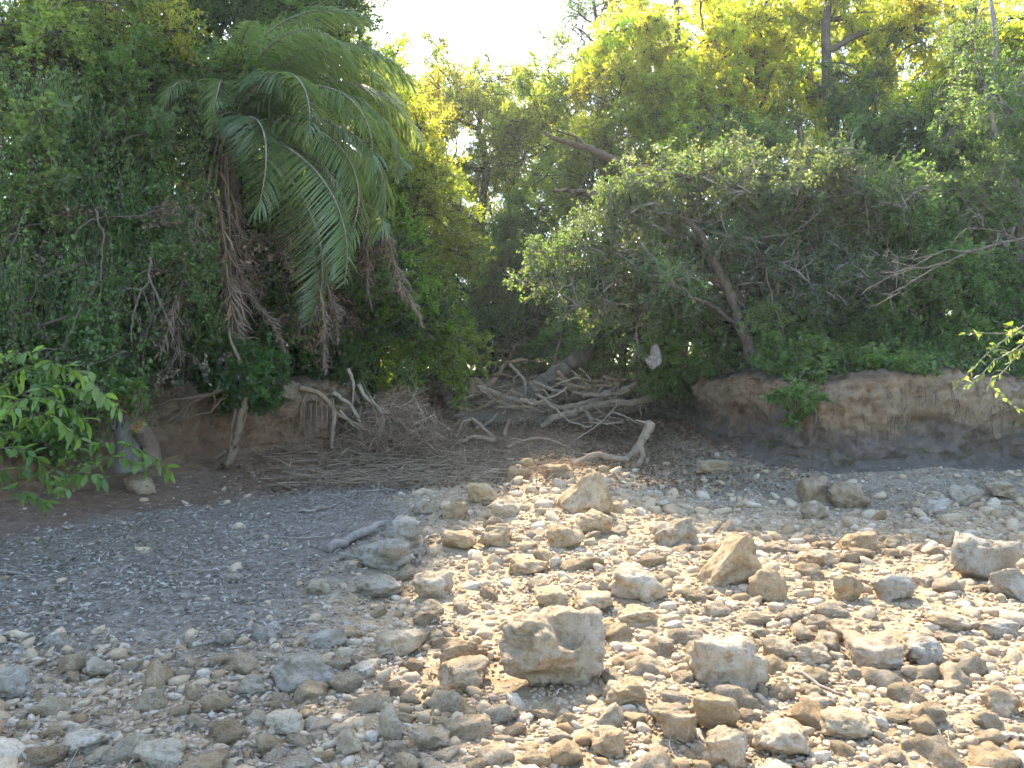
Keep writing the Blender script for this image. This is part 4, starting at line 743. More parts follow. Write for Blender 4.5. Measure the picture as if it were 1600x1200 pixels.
def deadwood():
    W = wood
    W('leaning_trunk', 'thick grey trunk leaning up to the right out of the drift pile', 'trunk', [(q(18.6, (806, 630), (829, 615), (850, 602), (876, 582), (902, 558), (920, 530), (930, 480), (925, 420)), .27, .13), (q(18.7, (876, 582), (868, 556), (878, 530)), .07, .03)], tint=(.62, .6, .58), seed=1, group=PILE)
    W('fallen_log', 'longest pale log lying across the front of the drift pile', 'log', [(q(17.2, (1020, 622), (963, 629), (923, 636), (892, 647), (868, 654), (845, 668)), .085, .06), (q(17.2, (963, 629), (950, 618), (958, 606)), .04, .015)], seed=2, group=PILE)
    W('fallen_log', 'pale log sloping down to the right in the middle of the pile', 'log', [(q(17.7, (745, 604), (763, 613), (797, 625), (824, 631), (885, 643)), .07, .05)], seed=3, group=PILE)
    W('curved_limb', 'brown curved limb arching over the left of the pile', 'limb', [(q(18, (742, 592), (758, 600), (776, 594), (787, 573), (797, 566), (823, 565)), .075, .03), (q(18, (790, 572), (800, 552), (806, 538)), .02, .006), (q(18, (797, 566), (770, 568), (748, 565)), .015, .006)], 'root', seed=4, group=PILE, twigs=4)
    W('forked_limb', 'bone-pale crooked limb hanging down the front of the pile', 'limb', [(q(17.5, (797, 569), (808, 578), (818, 591), (822, 607), (821, 624)), .038, .02), (q(17.5, (812, 583), (802, 592), (806, 606)), .02, .008)], tint=(1.3, 1.3, 1.25), seed=5, group=PILE)
    W('forked_limb', 'pale limb ending in a claw-like fork at the pile centre', 'limb', [(q(17.4, (832, 595), (858, 607), (881, 612), (885, 619)), .045, .02), (q(17.4, (876, 610), (892, 609), (902, 622)), .022, .01), (q(17.4, (858, 607), (872, 602), (880, 600)), .015, .006)], tint=(1.15, 1.12, 1.05), seed=6, group=PILE)
    W('long_limb', 'long limb rising to the upper right of the pile', 'limb', [(q(17.8, (876, 641), (902, 630), (929, 621), (950, 607), (984, 594), (1000, 577), (1014, 568)), .075, .035), (q(17.8, (930, 620), (945, 602), (962, 598)), .04, .015), (q(17.8, (984, 594), (1004, 592), (1014, 597)), .02, .01)], seed=7, group=PILE)
    W('gnarled_snag', 'short gnarled snag standing on the long limb', 'snag', [(q(17.4, (965, 612), (964, 600), (953, 591), (942, 589)), .07, .03), (q(17.4, (954, 592), (957, 582), (958, 575)), .02, .006)], 'root', seed=8, group=PILE)
    W('thin_limb', 'thin straight limb slanting across the right of the pile', 'limb', [(q(17.0, (996, 599), (973, 612), (942, 621), (910, 632)), .03, .02)], seed=9, group=PILE)
    W('splintered_stump', 'splintered stump standing at the left end of the pile', 'stump', [(q(17.6, (736, 622), (738, 606), (735, 590)), .09, .05), (q(17.6, (742, 615), (744, 596)), .03, .015)], 'root', seed=10, group=PILE, rough=.3)
    W('stub', 'short pale stub standing upright below the pile', 'stub', [(q(14.8, (788, 680), (791, 668), (796, 656)), .06, .035)], 'root', tint=(1.1, 1.05, 1), seed=11, group=PILE)
    for k, (pp, lab) in enumerate([(((889, 696), (923, 671), (957, 643), (965, 634)), 'thin stick slanting up from the rubble tip to the pile'), (((955, 642), (985, 656), (1008, 668)), 'thin stick slanting down at the right of the pile'), (((920, 660), (950, 661), (975, 657)), 'thin stick lying level below the pile'), (((996, 615), (1003, 650)), 'thin upright stick under the right end of the pile'), (((700, 628), (745, 614), (790, 600)), 'thin stick crossing the left end of the pile'), (((868, 600), (905, 590), (930, 612)), 'thin bowed stick in the dark behind the pile'), (((815, 655), (800, 640), (785, 618)), 'thin stick under the middle of the pile'), (((905, 575), (925, 595), (935, 617)), 'thin pale stick in the dark hollow behind the pile'), (((893, 578), (915, 600), (932, 614)), 'second pale stick in the dark hollow behind the pile')]):
        d = 15.8 if k < 3 else 17.1; W('stick', lab, 'stick', [(q(d, *pp), .02, .01)], seed=20 + k, group=PILE, twigs=2)
    r = np.random.default_rng(49); seen = set()
    for k in range(38):
        px, py, d = r.uniform(735, 1000), r.uniform(585, 655), r.uniform(16.2, 18.6); a = r.normal(0, .45); L = r.uniform(35, 120); dx, dy = L * math.cos(a) / 2, L * math.sin(a) / 2 * .6; dd = r.normal(0, .35)
        rad = r.uniform(.02, .055); lab = f"{'stout' if rad > .038 else 'thin'} {['grey', 'brown'][k % 2]} limb {'lying level' if abs(dy) < 4 else ('rising to the right' if dy > 0 else 'falling to the right')} in the {['front', 'back'][int(d > 17.4)]} of the pile, {['left end', 'left of middle', 'right of middle', 'right end'][min(3, int((px - 735) / 66.3))]}"
        if lab in seen: continue
        seen.add(lab); W('dead_limb', lab, 'limb', [([(px - dx, py + dy, d - dd), (px + r.normal(0, 6), py + r.normal(0, 6), d), (px + dx, py - dy, d + dd)], rad, .012)], ['deadwood', 'root'][k % 2], tuple(np.array((1.4, 1.33, 1.22)) * r.uniform(.55, 1.3)), PILE, 6, 300 + k)
    W('forked_driftwood', 'pale forked driftwood limb propped at the head of the rubble', 'driftwood', [(q(12.6, (1018, 661), (1011, 678), (1001, 693), (992, 707), (979, 720), (972, 742)), .085, .035), (q(12.6, (1000, 694), (1006, 708), (1000, 722), (992, 733), (994, 745)), .05, .02), (q(12.5, (982, 718), (950, 714), (923, 713), (902, 722), (882, 732)), .05, .035), (q(12.6, (1016, 662), (1003, 659), (993, 656)), .03, .012)], tint=(1.05, 1.0, .92), seed=12)
    W('root_snag', 'tangled brown root branch lying left of the rubble tip', 'root', [(q(14.2, (775, 685), (758, 682), (740, 680), (725, 686), (711, 694), (697, 712)), .06, .015), (q(14.2, (770, 684), (752, 664), (738, 655), (722, 662), (712, 678), (708, 694)), .035, .012), (q(14.2, (742, 681), (744, 698), (754, 706), (748, 722)), .02, .008), (q(14.2, (754, 706), (766, 705)), .015, .006)], 'root', seed=13, twigs=4)
    W('root_snag', 'low brown branch arching over the stones at the rubble tip', 'root', [(q(13.6, (792, 700), (815, 688), (838, 681), (860, 686), (885, 700), (900, 716)), .03, .014), (q(13.6, (815, 688), (800, 684), (790, 690)), .02, .008), (q(13.6, (800, 690), (804, 705), (806, 716)), .014, .006)], 'root', seed=14, twigs=3)
    STK = 'sticks lying on the left of the bed'
    for k, (d, pp, a, lab) in enumerate([(13.0, ((450, 752), (462, 740), (507, 739), (525, 735), (558, 718)), .03, 'pale bent stick below the end of the left bank'), (12.2, ((480, 776), (504, 747), (530, 735)), .022, 'stick crossing the pale bent one at an angle'), (10.0, ((472, 801), (497, 800), (525, 789), (562, 775)), .022, 'long pale stick curving through the grassy litter'), (9.2, ((567, 822), (586, 779), (592, 752)), .012, 'thin upright whip of a stick beside the grey-topped stone'), (10.4, ((522, 790), (560, 772), (610, 768), (640, 772)), .014, 'thin stick lying across the litter above the grey-topped stone'), (12, ((580, 716), (615, 730), (645, 742)), .04, 'dark branch end lying below the brush heap'), (12.6, ((628, 750), (640, 732), (650, 744)), .025, 'small broken stick bent like a roof below the brush'), (8.9, ((435, 843), (480, 845), (520, 838)), .012, 'thin stick left of the pale fallen log'), (6.0, ((318, 1014), (355, 1004), (386, 992)), .014, 'curved stick behind the small stones in the left litter'), (7.0, ((262, 914), (300, 905), (335, 911), (352, 930)), .008, 'thin hooped stem arching over the left litter'), (7.6, ((85, 895), (105, 880), (115, 872)), .012, 'short pale stick in the far left litter'), (8.0, ((0, 898), (30, 902), (58, 906)), .012, 'pale stick touching the left edge of the litter'), (6.8, ((1205, 866), (1270, 860), (1330, 840)), .016, 'long thin dark stick resting across the right rubble'), (7.3, ((1385, 842), (1440, 848), (1480, 850)), .01, 'thin pale stick at the edge of the right shade'), (6.4, ((650, 885), (658, 860), (668, 835)), .018, 'thin root-like stick on the left edge of the rubble'), (5.0, ((1245, 1060), (1290, 1085), (1330, 1100)), .01, 'thin twig lying over the lower right stones')]):
        W('stick', lab, 'stick', [([tuple(ground_at(a_, b_) + np.array([0, 0, .03 + .05 * (k in (3, 9, 6))])) if b_ > 660 and k not in (3,) else (a_, b_, d) for a_, b_ in pp], a, a * .5)], tint=(1.1, 1.08, 1.05), seed=30 + k, group=STK if pp[0][0] < 700 else 'sticks lying in the rubble')
    W('fallen_log', 'pale weathered log lying beside the grey-topped stone', 'log', [([tuple(ground_at(a, b) + np.array([0, 0, .04])) for a, b in ((512, 866), (545, 852), (575, 838), (598, 826))], .05, .035)], tint=(1.1, 1.12, 1.15), seed=50)
    # brush heap: fine tangled twigs
    r = np.random.default_rng(51); T = Tubes()
    for _ in range(2400):
        px = r.normal(620, 66); d = r.uniform(13.2, 18.2); x = (px - 800) / F * d; z0 = tz(x, d) if bank_dist(np.array([x]), np.array([d]))[0] < .2 else .6; top = 1.15 * math.exp(-((px - 620) / 75) ** 2)
        p = np.array([x, d, z0 + top * r.random() ** 1.3]); a = norm(r.normal(0, 1, 3) * np.array([1, .7, .55])); L = r.uniform(.25, 1.0)
        pts = spline([p - a * L / 2, p + r.normal(0, .07, 3), p + a * L / 2 - np.array([0, 0, .08])], 6); pts[:, 2] = np.maximum(pts[:, 2], z0 + .02); T.tube(pts, [r.uniform(.004, .013), .003], 4, False)
    for _ in range(2300):
        px = r.uniform(430, 900); d = r.uniform(11, 18); x = (px - 800) / F * d
        if bank_dist(np.array([x]), np.array([d]))[0] > 0: continue
        p = np.array([x, d, tz(x, d) + .04 + .1 * r.random()]); a = norm(r.normal(0, 1, 3) * np.array([1, .7, .18])); L = r.uniform(.2, .8); T.tube(spline([p - a * L / 2, p + r.normal(0, .05, 3) * np.array([1, 1, .3]), p + a * L / 2], 5), [r.uniform(.004, .011), .003], 4, False)
    tag(add('brush_heap', T.mesh('brush_heap', M['root']), color=(1.6, 1.5, 1.4)), 'heap of tangled dry brown twigs left of the log pile', 'brush', kind='stuff')
    for k, (pp, a) in enumerate([(((590, 690), (600, 650), (578, 618)), .04), (((560, 600), (575, 625), (600, 648), (612, 690)), .035), (((530, 640), (560, 668), (590, 672)), .03), (((545, 575), (552, 600), (550, 640)), .035), (((640, 690), (660, 650), (640, 610)), .02), (((520, 612), (545, 632), (560, 660), (566, 700)), .045)]):
        W('dead_branch', ['grey branch standing in the brush heap, farthest from the pile', 'bent grey branch crossing the middle of the brush heap', 'low grey branch at the foot of the left bank end', 'upright grey branch at the dark hollow of the left bank', 'thin branch on the right side of the brush heap', 'thick root curving down from the end of the left bank'][k], 'branch', [(q(13.8, *pp), a, a * .4)], seed=70 + k, twigs=5, group='dead branches in the brush heap')
deadwood()

# ------------------------------------------------------------------ left bank: undercut tree, stump, cut log, pale rock
def left_bank_things():
    d = 11.6
    wood('undercut_tree', 'slim tree trunk with bare roots spread over the left bank', 'tree', [(q(d, (348, 728), (352, 712), (358, 692), (366, 655), (373, 612), (373, 590), (369, 560), (360, 510)), .07, .02), (q(d, (354, 704), (343, 712), (330, 722)), .04, .02),
        (q(d, (368, 604), (340, 614), (300, 626), (250, 637), (205, 641)), .035, .012), (q(d, (320, 619), (290, 636), (268, 655), (246, 664)), .026, .01), (q(d, (300, 626), (285, 650), (270, 665)), .018, .008), (q(d, (368, 606), (345, 622), (325, 642), (300, 652), (260, 658)), .022, .008),
        (q(d, (366, 610), (368, 650), (366, 690), (360, 716)), .03, .02), (q(d, (379, 600), (382, 640), (378, 680)), .025, .012), (q(d, (304, 622), (300, 640), (296, 662)), .01, .004), (q(d, (320, 709), (300, 712), (290, 722), (296, 736)), .01, .005), (q(d, (260, 637), (240, 648), (222, 660)), .014, .005), (q(d, (335, 616), (336, 630), (331, 640)), .012, .004)],
        'root', (.95, .92, .86), seed=90, parts=('trunk', 'root'), rough=.2)
    # fibrous root mats on the bank end
    wood('root_cluster', 'drooping roots at the end of the left bank by the brush', 'roots', [(q(13.3, (470, 605), (500, 620), (525, 650), (522, 690), (520, 700)), .05, .025), (q(13.3, (500, 620), (540, 655), (575, 672)), .03, .012), (q(13.3, (480, 610), (470, 640), (474, 668)), .03, .008)] + [(q(13.2, (440 + 9 * k, 622 + (k % 3) * 5), (441 + 9 * k, 650), (438 + 9 * k + (k % 2) * 4, 668 + (k * 7) % 16)), .012, .004) for k in range(10)], 'root', seed=91, parts=('root', 'root'))
    b = P(200, 735, 10.0); root = thing('stump', 'grey weathered stump at the foot of the left bank', 'stump', b); r = np.random.default_rng(92)
    T = Tubes(); T.tube(spline([P(203, 738, 10) - b, P(200, 705, 10) - b, P(196, 668, 10) - b], 14), [.19, .15, .13, .15], 16, True, .25, 6, 3.); add('trunk', T.mesh('trunk', M['deadwood']), root, color=(.62, .66, .72))
    T = Tubes()
    for k in range(5): a = r.uniform(-.12, .12); T.tube(spline([P(196, 672, 10) - b + np.array([a, r.uniform(-.08, .08), 0]), P(197, 655 - r.uniform(0, 14), 10) - b + np.array([a * 1.1, 0, 0])], 4), [.04, .012], 5, True, .3)
    add('splinters', T.mesh('splinters', M['deadwood']), root, color=(.62, .66, .72))
    b = P(236, 715, 10.2); root = thing('cut_log', 'sawn log with an orange cut face beside the grey stump', 'log', b)
    c = spline([P(240, 728, 10.2) - b, P(233, 695, 10.15) - b, P(214, 666, 9.95) - b], 14); T = Tubes(); T.tube(c, [.13, .12, .115], 14, True, .12, 6, 5.); add('trunk', T.mesh('trunk', M['bark']), root, color=(1.5, 1.35, 1.2))
    t = norm(c[-1] - c[-2]); T = Tubes(); T.tube([c[-1] + t * .001, c[-1] + t * .012], .108, 14, True, .1, 6, 5.); add('cut_face', T.mesh('cut_face', M['cut'], False), root)
    put_stone('stone', 'pale notched rock under the hanging green leaves at left', 'stone', 212, 772, 56, 30, 610, tint=(.9, .86, .82), deep=.6, group='stones of the creek bed')
    placed.pop()
left_bank_things()
def rag():
    v, f = ICO[4]; p = v.copy(); z = p[:, 2]
    wdt = np.interp(z, [-1, -.7, -.3, .1, .5, 1], [.10, .55, .85, .6, .42, .16]); th = np.arctan2(p[:, 1], p[:, 0])
    rr = wdt * (1 + .30 * np.sin(th * 7 + z * 3 + 2 * fbm(p * 1.5, 2)) + .45 * fbm(p * 2.6, 4)); q_ = np.stack([np.cos(th) * rr * .2 + .06 * z * (z < 0), np.sin(th) * rr * .14, z * .3 + .04 * np.sin(th * 2) * (z < 0)], -1)
    o = add('hanging_rag', make_mesh('hanging_rag', q_, f, M['rag'], True)); o.location = P(1024, 556, 15); o.scale = (.8, .8, .8); tag(o, 'pale bleached clump of flood debris hanging from a branch over the creek', 'debris')
    wood('bare_branch', 'bare twig holding the hanging pale debris', 'branch', [(q(15.05, (1062, 500), (1040, 510), (1024, 530), (1022, 545)), .016, .008), (q(15.05, (1040, 510), (1015, 505)), .01, .004)], seed=93)
rag()

# ------------------------------------------------------------------ palm
def frond_meshes(seed, L, dead=False, curve=1.0):
    """frond along +X rising then falling under its own weight (local z up)"""
    r = np.random.default_rng(seed); n = 26; t = np.linspace(0, 1, n); ang = R(38) - R(150 if not dead else 60) * curve * t ** 1.35
    if dead: ang = R(-80) - R(9) * t + .16 * np.sin(t * 7 + seed * 1.7)
    st = L / (n - 1); x = np.concatenate([[0], np.cumsum(np.cos(ang[:-1]) * st)]); z = np.concatenate([[0], np.cumsum(np.sin(ang[:-1]) * st)]); y = .05 * L * np.sin(t * 3 + r.uniform(0, 6)) * t
    pts = np.stack([x, y, z], -1); T = Tubes(); T.tube(pts, [.035, .02, .006], 5, False); V = []; Fc = []; tone = []; k = 0; tang = norm(np.gradient(pts, axis=0)); m = 130
    for sgn in (-1, 1):
        for u in np.linspace(.14, 1, m):
            u = np.clip(u + r.normal(0, .006), 0, 1); p = np.array([np.interp(u, t, pts[:, c]) for c in range(3)]); tg = norm(np.array([np.interp(u, t, tang[:, c]) for c in range(3)]))
            side = norm(np.cross(tg, [0, 0, 1.]) + 1e-6) * sgn; up = np.cross(side * sgn, tg); up = up if up[2] > -.2 else -up
            if dead and r.random() < .28: continue
            ll = L * (.21 if not dead else .17 * r.uniform(.35, 1.35)) * math.sin(math.pi * min(1, .18 + u * .8)) ** .6 * r.uniform(.8, 1.15); d = norm(side * (1 if not dead else .55) + tg * .55 + up * r.normal(.12, .18) + (r.normal(0, .35, 3) if dead else 0)); w = .014 * r.uniform(.8, 1.2)
            seg = [p]; dd = d.copy()
            for _ in range(4): dd = norm(dd + np.array([0, 0, -(.30 if not dead else .42)]) * r.uniform(.7, 1.3) + (r.normal(0, .34, 3) if dead else 0)); seg.append(seg[-1] + dd * ll / 4)
            seg = np.array(seg); wn = norm(np.cross(d, [0, 0, 1.]) + tg * .8) ; wd = w * np.array([.5, 1, .9, .6, .08]) * (.85 if dead else 1)
            V.append(np.stack([seg - wn * wd[:, None], seg + wn * wd[:, None]], 1).reshape(-1, 3)); i = np.arange(4)[:, None] * 2 + k; Fc.append(np.concatenate([i, i + 1, i + 3, i + 2], 1)); k += 10; tone.append(np.full(4, np.clip(r.normal(.5, .22), 0, 1)))
    lm = make_mesh('leaflets', np.vstack(V), np.vstack(Fc), M['frond_dead' if dead else 'frond'], False, {'tone': ('FACE', np.concatenate(tone))})
    return T.mesh('frond', M['root' if dead else 'bark_pale']), lm
def palm():
    c = P(352, 210, 12.4); bx, by = -4.55, 12.9; base = (bx, by, tz(bx, by) - .1); root = thing('palm_tree', 'palm with arching green fronds and hanging dead ones on the left bank', 'palm', base); b0 = np.array(base); r = np.random.default_rng(95)
    T = Tubes(); T.tube(spline([b0 * 0, (c - b0) * .5 + np.array([.08, 0, 0]), c - b0], 30), [.17, .14, .15, .17], 12, True, .16, 9, 2.); add('trunk', T.mesh('trunk', M['bark']), root)
    T = Tubes()
    for k in range(14): a = r.uniform(0, 6.3); T.tube([c - b0 + np.array([0, 0, -.35]), c - b0 + np.array([math.cos(a) * .22, math.sin(a) * .22, -.05 + .1 * r.random()])], [.07, .02], 5, True, .2)
    add('frond_bases', T.mesh('frond_bases', M['root']), root, color=(.7, .65, .6))
    G = [frond_meshes(s, 3.9, False, cv) for s, cv in ((1, .8), (2, 1.0), (3, 1.15), (4, .65))]; D = [frond_meshes(s, 3.2, True) for s in (5, 6, 7, 8, 9)]
    # azimuth (0 = to the right, -90 = to the viewer), tilt, scale, mesh
    for az, tl, s, k in [(5, 8, 1.0, 1), (-18, 2, 1.0, 1), (22, 14, 1.0, 0), (-40, 5, .9, 1), (-75, 12, .62, 2), (-105, 18, .55, 2), (-140, 12, .5, 1), (165, 20, .55, 1), (120, 25, .7, 0), (75, 25, .9, 0), (42, 2, 1.0, 1), (-2, -14, 1.05, 1), (-28, -46, 1.0, 3), (-60, 35, .6, 3), (12, 30, .95, 0), (-120, 40, .5, 3), (100, 45, .7, 3), (-10, 20, 1.0, 0), (30, -8, 1.0, 1), (-30, 26, .85, 0), (-12, -22, 1.0, 1), (10, -35, .95, 1), (-50, -25, .8, 1), (-22, -62, 1.0, 3), (35, 30, 1.0, 0), (-5, 45, .9, 0), (-150, 30, .55, 0)]:
        f = add('frond', G[k][0], root, loc=tuple(c - b0)); l = add('leaflets', G[k][1], f, color=tuple(np.array((1.3, 1.28, 1.25)) * r.uniform(.85, 1.2))); f.rotation_euler = (0, -R(tl), R(az)); f.rotation_mode = 'XYZ'; f.scale = (s,) * 3
    for (px, py, d, az, s, k) in [(305, 250, 12.0, 20, 1.05, 0), (335, 300, 12.0, -20, .95, 1), (298, 240, 12.2, -130, .8, 1), (318, 260, 11.9, -60, .7, 0), (490, 385, 12.0, -30, .62, 0), (500, 370, 12.4, 40, .55, 1), (585, 330, 12.9, -10, .66, 0), (560, 300, 13.1, 30, .62, 1), (345, 270, 12.1, 60, .8, 0), (352, 300, 12.2, 90, .85, 1), (330, 270, 12.0, -90, 1.0, 0), (360, 390, 12.0, 10, .6, 1)]:
        p = P(px, py, d); k = int(r.integers(5)); f = add('frond', D[k][0], root, loc=tuple(p - b0)); f['label'] = 'dead brown frond hanging down'; l = add('leaflets', D[k][1], f, color=tuple(np.array((1, .95, .92)) * r.uniform(.85, 1.15))); f.rotation_euler = (0, R(r.uniform(-22, 4)), R(az)); f.scale = (s,) * 3
        # the stalk that ties it to the crown
        T = Tubes(); e = p - b0; T.tube(spline([c - b0 + np.array([0, 0, -.1]), (c - b0 + e) / 2 + np.array([0, 0, .22]), e], 10), [.022, .014], 5, False); add('dead_stalk', T.mesh('dead_stalk', M['root']), root)
    # living hanging frond in front, centre-left of the pile
palm()

# ------------------------------------------------------------------ near leaves: every leaf is a part
def big_leaf(name, L, wd, mat):
    n = 6; t = np.linspace(0, 1, n); w = wd * np.sin(np.pi * np.clip(t * .92 + .04, 0, 1)) ** .8; x = t * L; z = -.22 * L * t ** 2; V = []
    for i in range(n): V += [(x[i], -w[i], z[i] + w[i] * .35), (x[i], 0, z[i]), (x[i], w[i], z[i] + w[i] * .35)]
    Fc = [(a * 3 + j, a * 3 + j + 1, a * 3 + j + 4, a * 3 + j + 3) for a in range(n - 1) for j in (0, 1)]
    return make_mesh(name, V, np.array(Fc), mat, True, {'tone': ('FACE', np.full(len(Fc), .6))})
def sprig_plant(name, label, cat, stems, leafmesh, mat, seed, gap=.055, size=(.7, 1.2), tint=(1.35, 1.35, 1.2), cluster=1, rad=.008, hang=.55, skip=0.):
    r = np.random.default_rng(seed); base = np.array(P(*stems[0][0])); root = thing(name, label, cat, base)
    for st in stems:
        c = spline([P(*p) for p in st], 22); c = c + np.cumsum(r.normal(0, .006, c.shape), 0); T = Tubes(); T.tube(c - base, [rad, rad * .35], 5, False); add('stem', T.mesh('stem', M[mat]), root)
        L = np.concatenate([[0], np.cumsum(np.linalg.norm(np.diff(c, axis=0), axis=1))]); s = L[-1] * .18
        while s < L[-1]:
            p = np.array([np.interp(s, L, c[:, k]) for k in range(3)]); tg = norm(np.array([np.interp(min(s + .05, L[-1]), L, c[:, k]) for k in range(3)]) - p + 1e-5)
            for _ in range(cluster):
                if r.random() < skip: continue
                d = norm(tg * .5 + r.normal(0, .6, 3) + np.array([0, -.15, -hang])); o = add('leaf', leafmesh[r.integers(len(leafmesh))], root); o.location = p - base; k = r.uniform(*size); o.scale = (k, k, k)
                o.rotation_mode = 'QUATERNION'; o.rotation_quaternion = Vector(d).to_track_quat('X', 'Z') @ Quaternion((1, 0, 0), r.normal(0, .5)); o.color = (*(np.array(tint) * r.uniform(.7, 1.25) * (1 + r.normal(0, .05, 3))), 1)
            s += gap * r.uniform(.7, 1.3)
    return root
def near_leaves():
    lm = [big_leaf('leaf', .15, .024, M['leaf_big']), big_leaf('leaf', .13, .03, M['leaf_big'])]
    sprig_plant('sapling', 'fresh green sapling with drooping leaves at the left edge', 'sapling', [[(-60, 700, 7.2), (20, 590, 7.2), (110, 575, 7.1), (190, 640, 7.0)], [(-60, 700, 7.2), (10, 640, 7), (80, 620, 7), (150, 660, 6.9)], [(-60, 690, 7.3), (-10, 570, 7.3), (60, 552, 7.2)], [(-60, 700, 7.2), (0, 680, 7), (60, 650, 7), (120, 690, 6.9)], [(-60, 710, 7.2), (20, 620, 7.4), (90, 600, 7.4), (160, 610, 7.4)], [(-60, 720, 7.2), (-10, 650, 6.8), (40, 640, 6.8)]], lm, 'bark', 1, .06, (.7, 1.15), (1.5, 1.45, 1.2), 2)
    sprig_plant('sapling', 'low sapling with hanging leaves in front of the pale notched rock', 'sapling', [[(60, 780, 7.6), (110, 710, 7.6), (180, 695, 7.5), (245, 720, 7.4), (272, 745, 7.4)], [(60, 780, 7.6), (130, 725, 7.5), (190, 715, 7.5), (230, 735, 7.4)], [(60, 780, 7.6), (120, 735, 7.4), (170, 745, 7.4)]], lm, 'bark', 2, .06, (.65, 1.05), (1.25, 1.3, 1.1), 2)
    sprig_plant('sapling', 'leafy sapling low in the shade at the far left edge', 'sapling', [[(-70, 790, 6.9), (-20, 710, 6.9), (40, 705, 6.8), (80, 740, 6.8)], [(-70, 790, 6.9), (0, 740, 6.8), (60, 745, 6.8), (110, 775, 6.8)], [(-70, 790, 6.9), (-20, 765, 6.7), (30, 770, 6.7), (70, 790, 6.7)]], lm, 'bark', 3, .06, (.7, 1.1), (1.05, 1.2, 1.05), 2)
    sm = [big_leaf('leaf', .055, .012, M['leaf']), big_leaf('leaf', .05, .015, M['leaf'])]
    sprig_plant('twiggy_branch', 'thin branch with small pale leaves reaching in at the right edge', 'branch', [[(1680, 440, 6.6), (1610, 500, 6.5), (1555, 535, 6.4), (1520, 565, 6.4), (1478, 602, 6.4)], [(1680, 440, 6.6), (1600, 540, 6.4), (1560, 560, 6.3), (1535, 590, 6.3), (1515, 612, 6.3)], [(1680, 440, 6.6), (1625, 520, 6.5), (1580, 520, 6.5), (1540, 520, 6.5), (1500, 522, 6.5)], [(1620, 520, 6.4), (1570, 575, 6.4), (1545, 600, 6.4), (1585, 640, 6.4)], [(1600, 545, 6.4), (1575, 555, 6.4), (1550, 550, 6.4)]], sm, 'bark_pale', 4, .035, (.7, 1.3), (1.3, 1.25, 1.2), 2, .007, .1, .3)
    bl = [big_leaf('leaf', .075, .02, M['leaf_big'])]
    root = sprig_plant('leafy_twig', 'single twig with bright yellow-green leaves at the right edge', 'twig', [[(1650, 540, 3.0), (1600, 505, 3.0), (1578, 486, 3.0)]], bl, 'bark_pale', 5, .035, (.8, 1.0), (1.2, 1.2, .8), 1, .0025, -.1, .35)
    # bare grey boughs in front of the right-hand trees
    wood('bare_bough', 'bare grey bough with fine twigs crossing the trees at right', 'branch', [(q(10.5, (1700, 370), (1600, 378), (1530, 395), (1470, 412), (1410, 425), (1345, 460)), .022, .006), (q(10.5, (1530, 395), (1480, 392), (1430, 402), (1380, 398)), .014, .005), (q(10.5, (1470, 412), (1420, 440), (1400, 458)), .01, .004), (q(10.5, (1600, 378), (1550, 360), (1510, 355)), .012, .004)], 'bark_pale', (.55, .54, .52), seed=96, twigs=7)
    wood('bare_bough', 'reddish bare bough reaching left into the gap below the yellow-green tree', 'branch', [(q(19.5, (985, 262), (950, 245), (915, 230), (880, 222), (850, 208)), .12, .04), (q(19.5, (915, 230), (900, 215), (870, 205)), .05, .02)], 'root', (.7, .62, .55), seed=97, twigs=6)
    wood('bare_bough', 'lower bare bough reaching left above the twiggy tree', 'branch', [(q(17.5, (980, 318), (945, 305), (915, 294), (890, 292), (865, 300)), .09, .03), (q(17.5, (930, 300), (905, 300), (880, 310)), .03, .012)], 'root', (.7, .62, .55), seed=98, twigs=6)
    V = 'lianas hanging in front of the left trees'
    for k, (pp, lab) in enumerate([(((232, 400), (228, 440), (210, 470), (203, 530)), 'liana hanging straight down left of the palm'), (((125, 480), (110, 520), (95, 545)), 'short slanting liana below the vine-draped tree'), (((85, 555), (120, 570), (160, 568), (200, 550)), 'liana sagging low above the sapling'), (((232, 430), (250, 470), (262, 500)), 'liana branching to the right beside the dead fronds'), (((10, 420), (22, 380), (40, 330)), 'liana climbing at the left edge'), (((150, 330), (160, 380), (155, 440)), 'thin liana against the creeper-covered tree')]):
        wood('liana', lab, 'liana', [(q(9.6, *pp), .014, .008)], 'bark_pale', (.5, .48, .46), seed=110 + k, group=V, twigs=2)
    for k, (pp, a, d, lab) in enumerate([(((1175, 560), (1160, 500), (1135, 420), (1120, 340)), .075, 14.3, 'dark leaning stem behind the twiggy tree trunk'), (((1142, 545), (1120, 480), (1085, 400)), .05, 14.6, 'thinner dark stem left of the twiggy tree trunk'), (((1222, 560), (1221, 520), (1212, 480), (1200, 420)), .022, 13.2, 'straight thin pale stem above the bank corner'), (((1240, 540), (1225, 500), (1215, 470)), .05, 14, 'slanting brown stem behind the straight thin one'), (((1068, 575), (1072, 545), (1066, 520)), .07, 15.6, 'reddish-brown stub of a trunk beside the hanging debris'), (((690, 540), (692, 430), (700, 330)), .10, 27, 'dark trunk left of the forked tree'), (((800, 540), (802, 420), (796, 300)), .09, 28, 'dark trunk right of the forked tree'), (((1000, 540), (990, 440), (1000, 330)), .10, 17.5, 'dark trunk in the shade above the pile')]):
        wood('tree_stem', lab, 'trunk', [(q(d, *pp), a, a * .7)], 'bark', (1.1, .95, .85) if k == 4 else (.9, .85, .8), seed=120 + k, group='stems standing in the shade')
near_leaves()

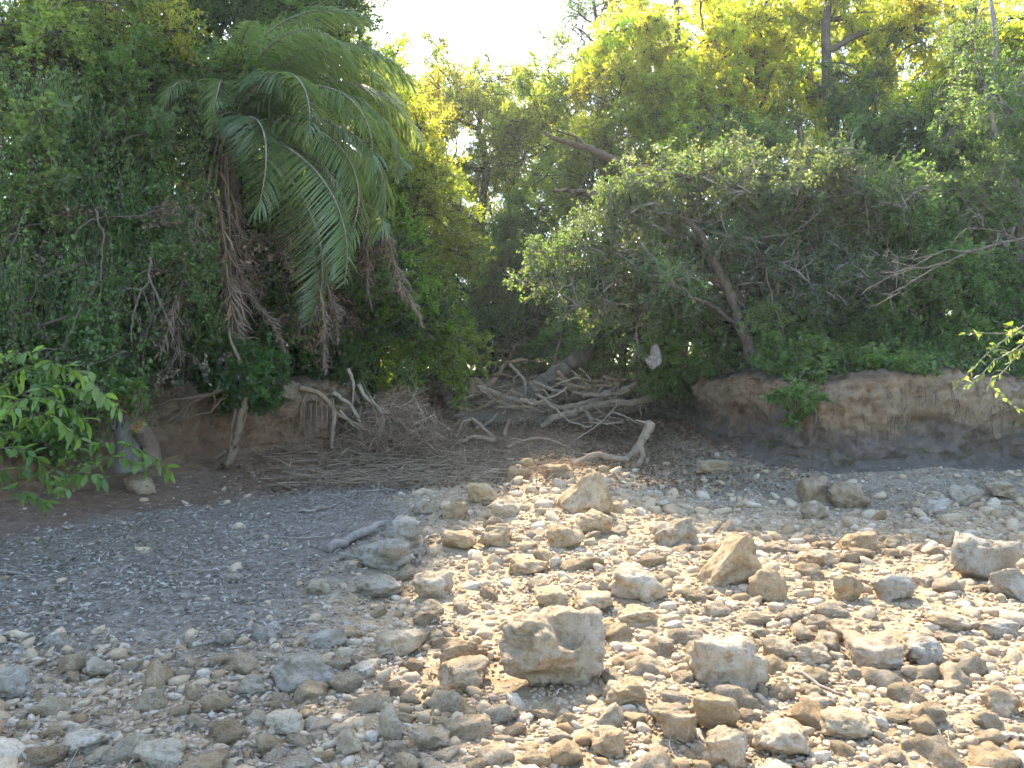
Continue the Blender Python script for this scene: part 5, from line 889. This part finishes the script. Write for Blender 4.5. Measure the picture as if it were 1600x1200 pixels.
def haze():
    m = bpy.data.materials.new('haze'); m.use_nodes = True; nt = m.node_tree; nt.nodes.remove(nt.nodes['Principled BSDF'])
    v = nt.nodes.new('ShaderNodeVolumePrincipled'); v.inputs['Color'].default_value = (.86, .94, 1, 1); v.inputs['Density'].default_value = .0008; v.inputs['Anisotropy'].default_value = .45
    nt.links.new(v.outputs[0], nt.nodes['Material Output'].inputs['Volume'])
    a, b, c, d, e, f = -160, 160, -150, 190, -1.2, 25.5
    V = [(x, y, z) for z in (e, f) for y in (c, d) for x in (a, b)]
    me = make_mesh('haze', V, np.array([(0, 2, 3, 1), (4, 5, 7, 6), (0, 1, 5, 4), (2, 6, 7, 3), (0, 4, 6, 2), (1, 3, 7, 5)]), m)
    add('haze', me)['kind'] = 'stuff'
haze()
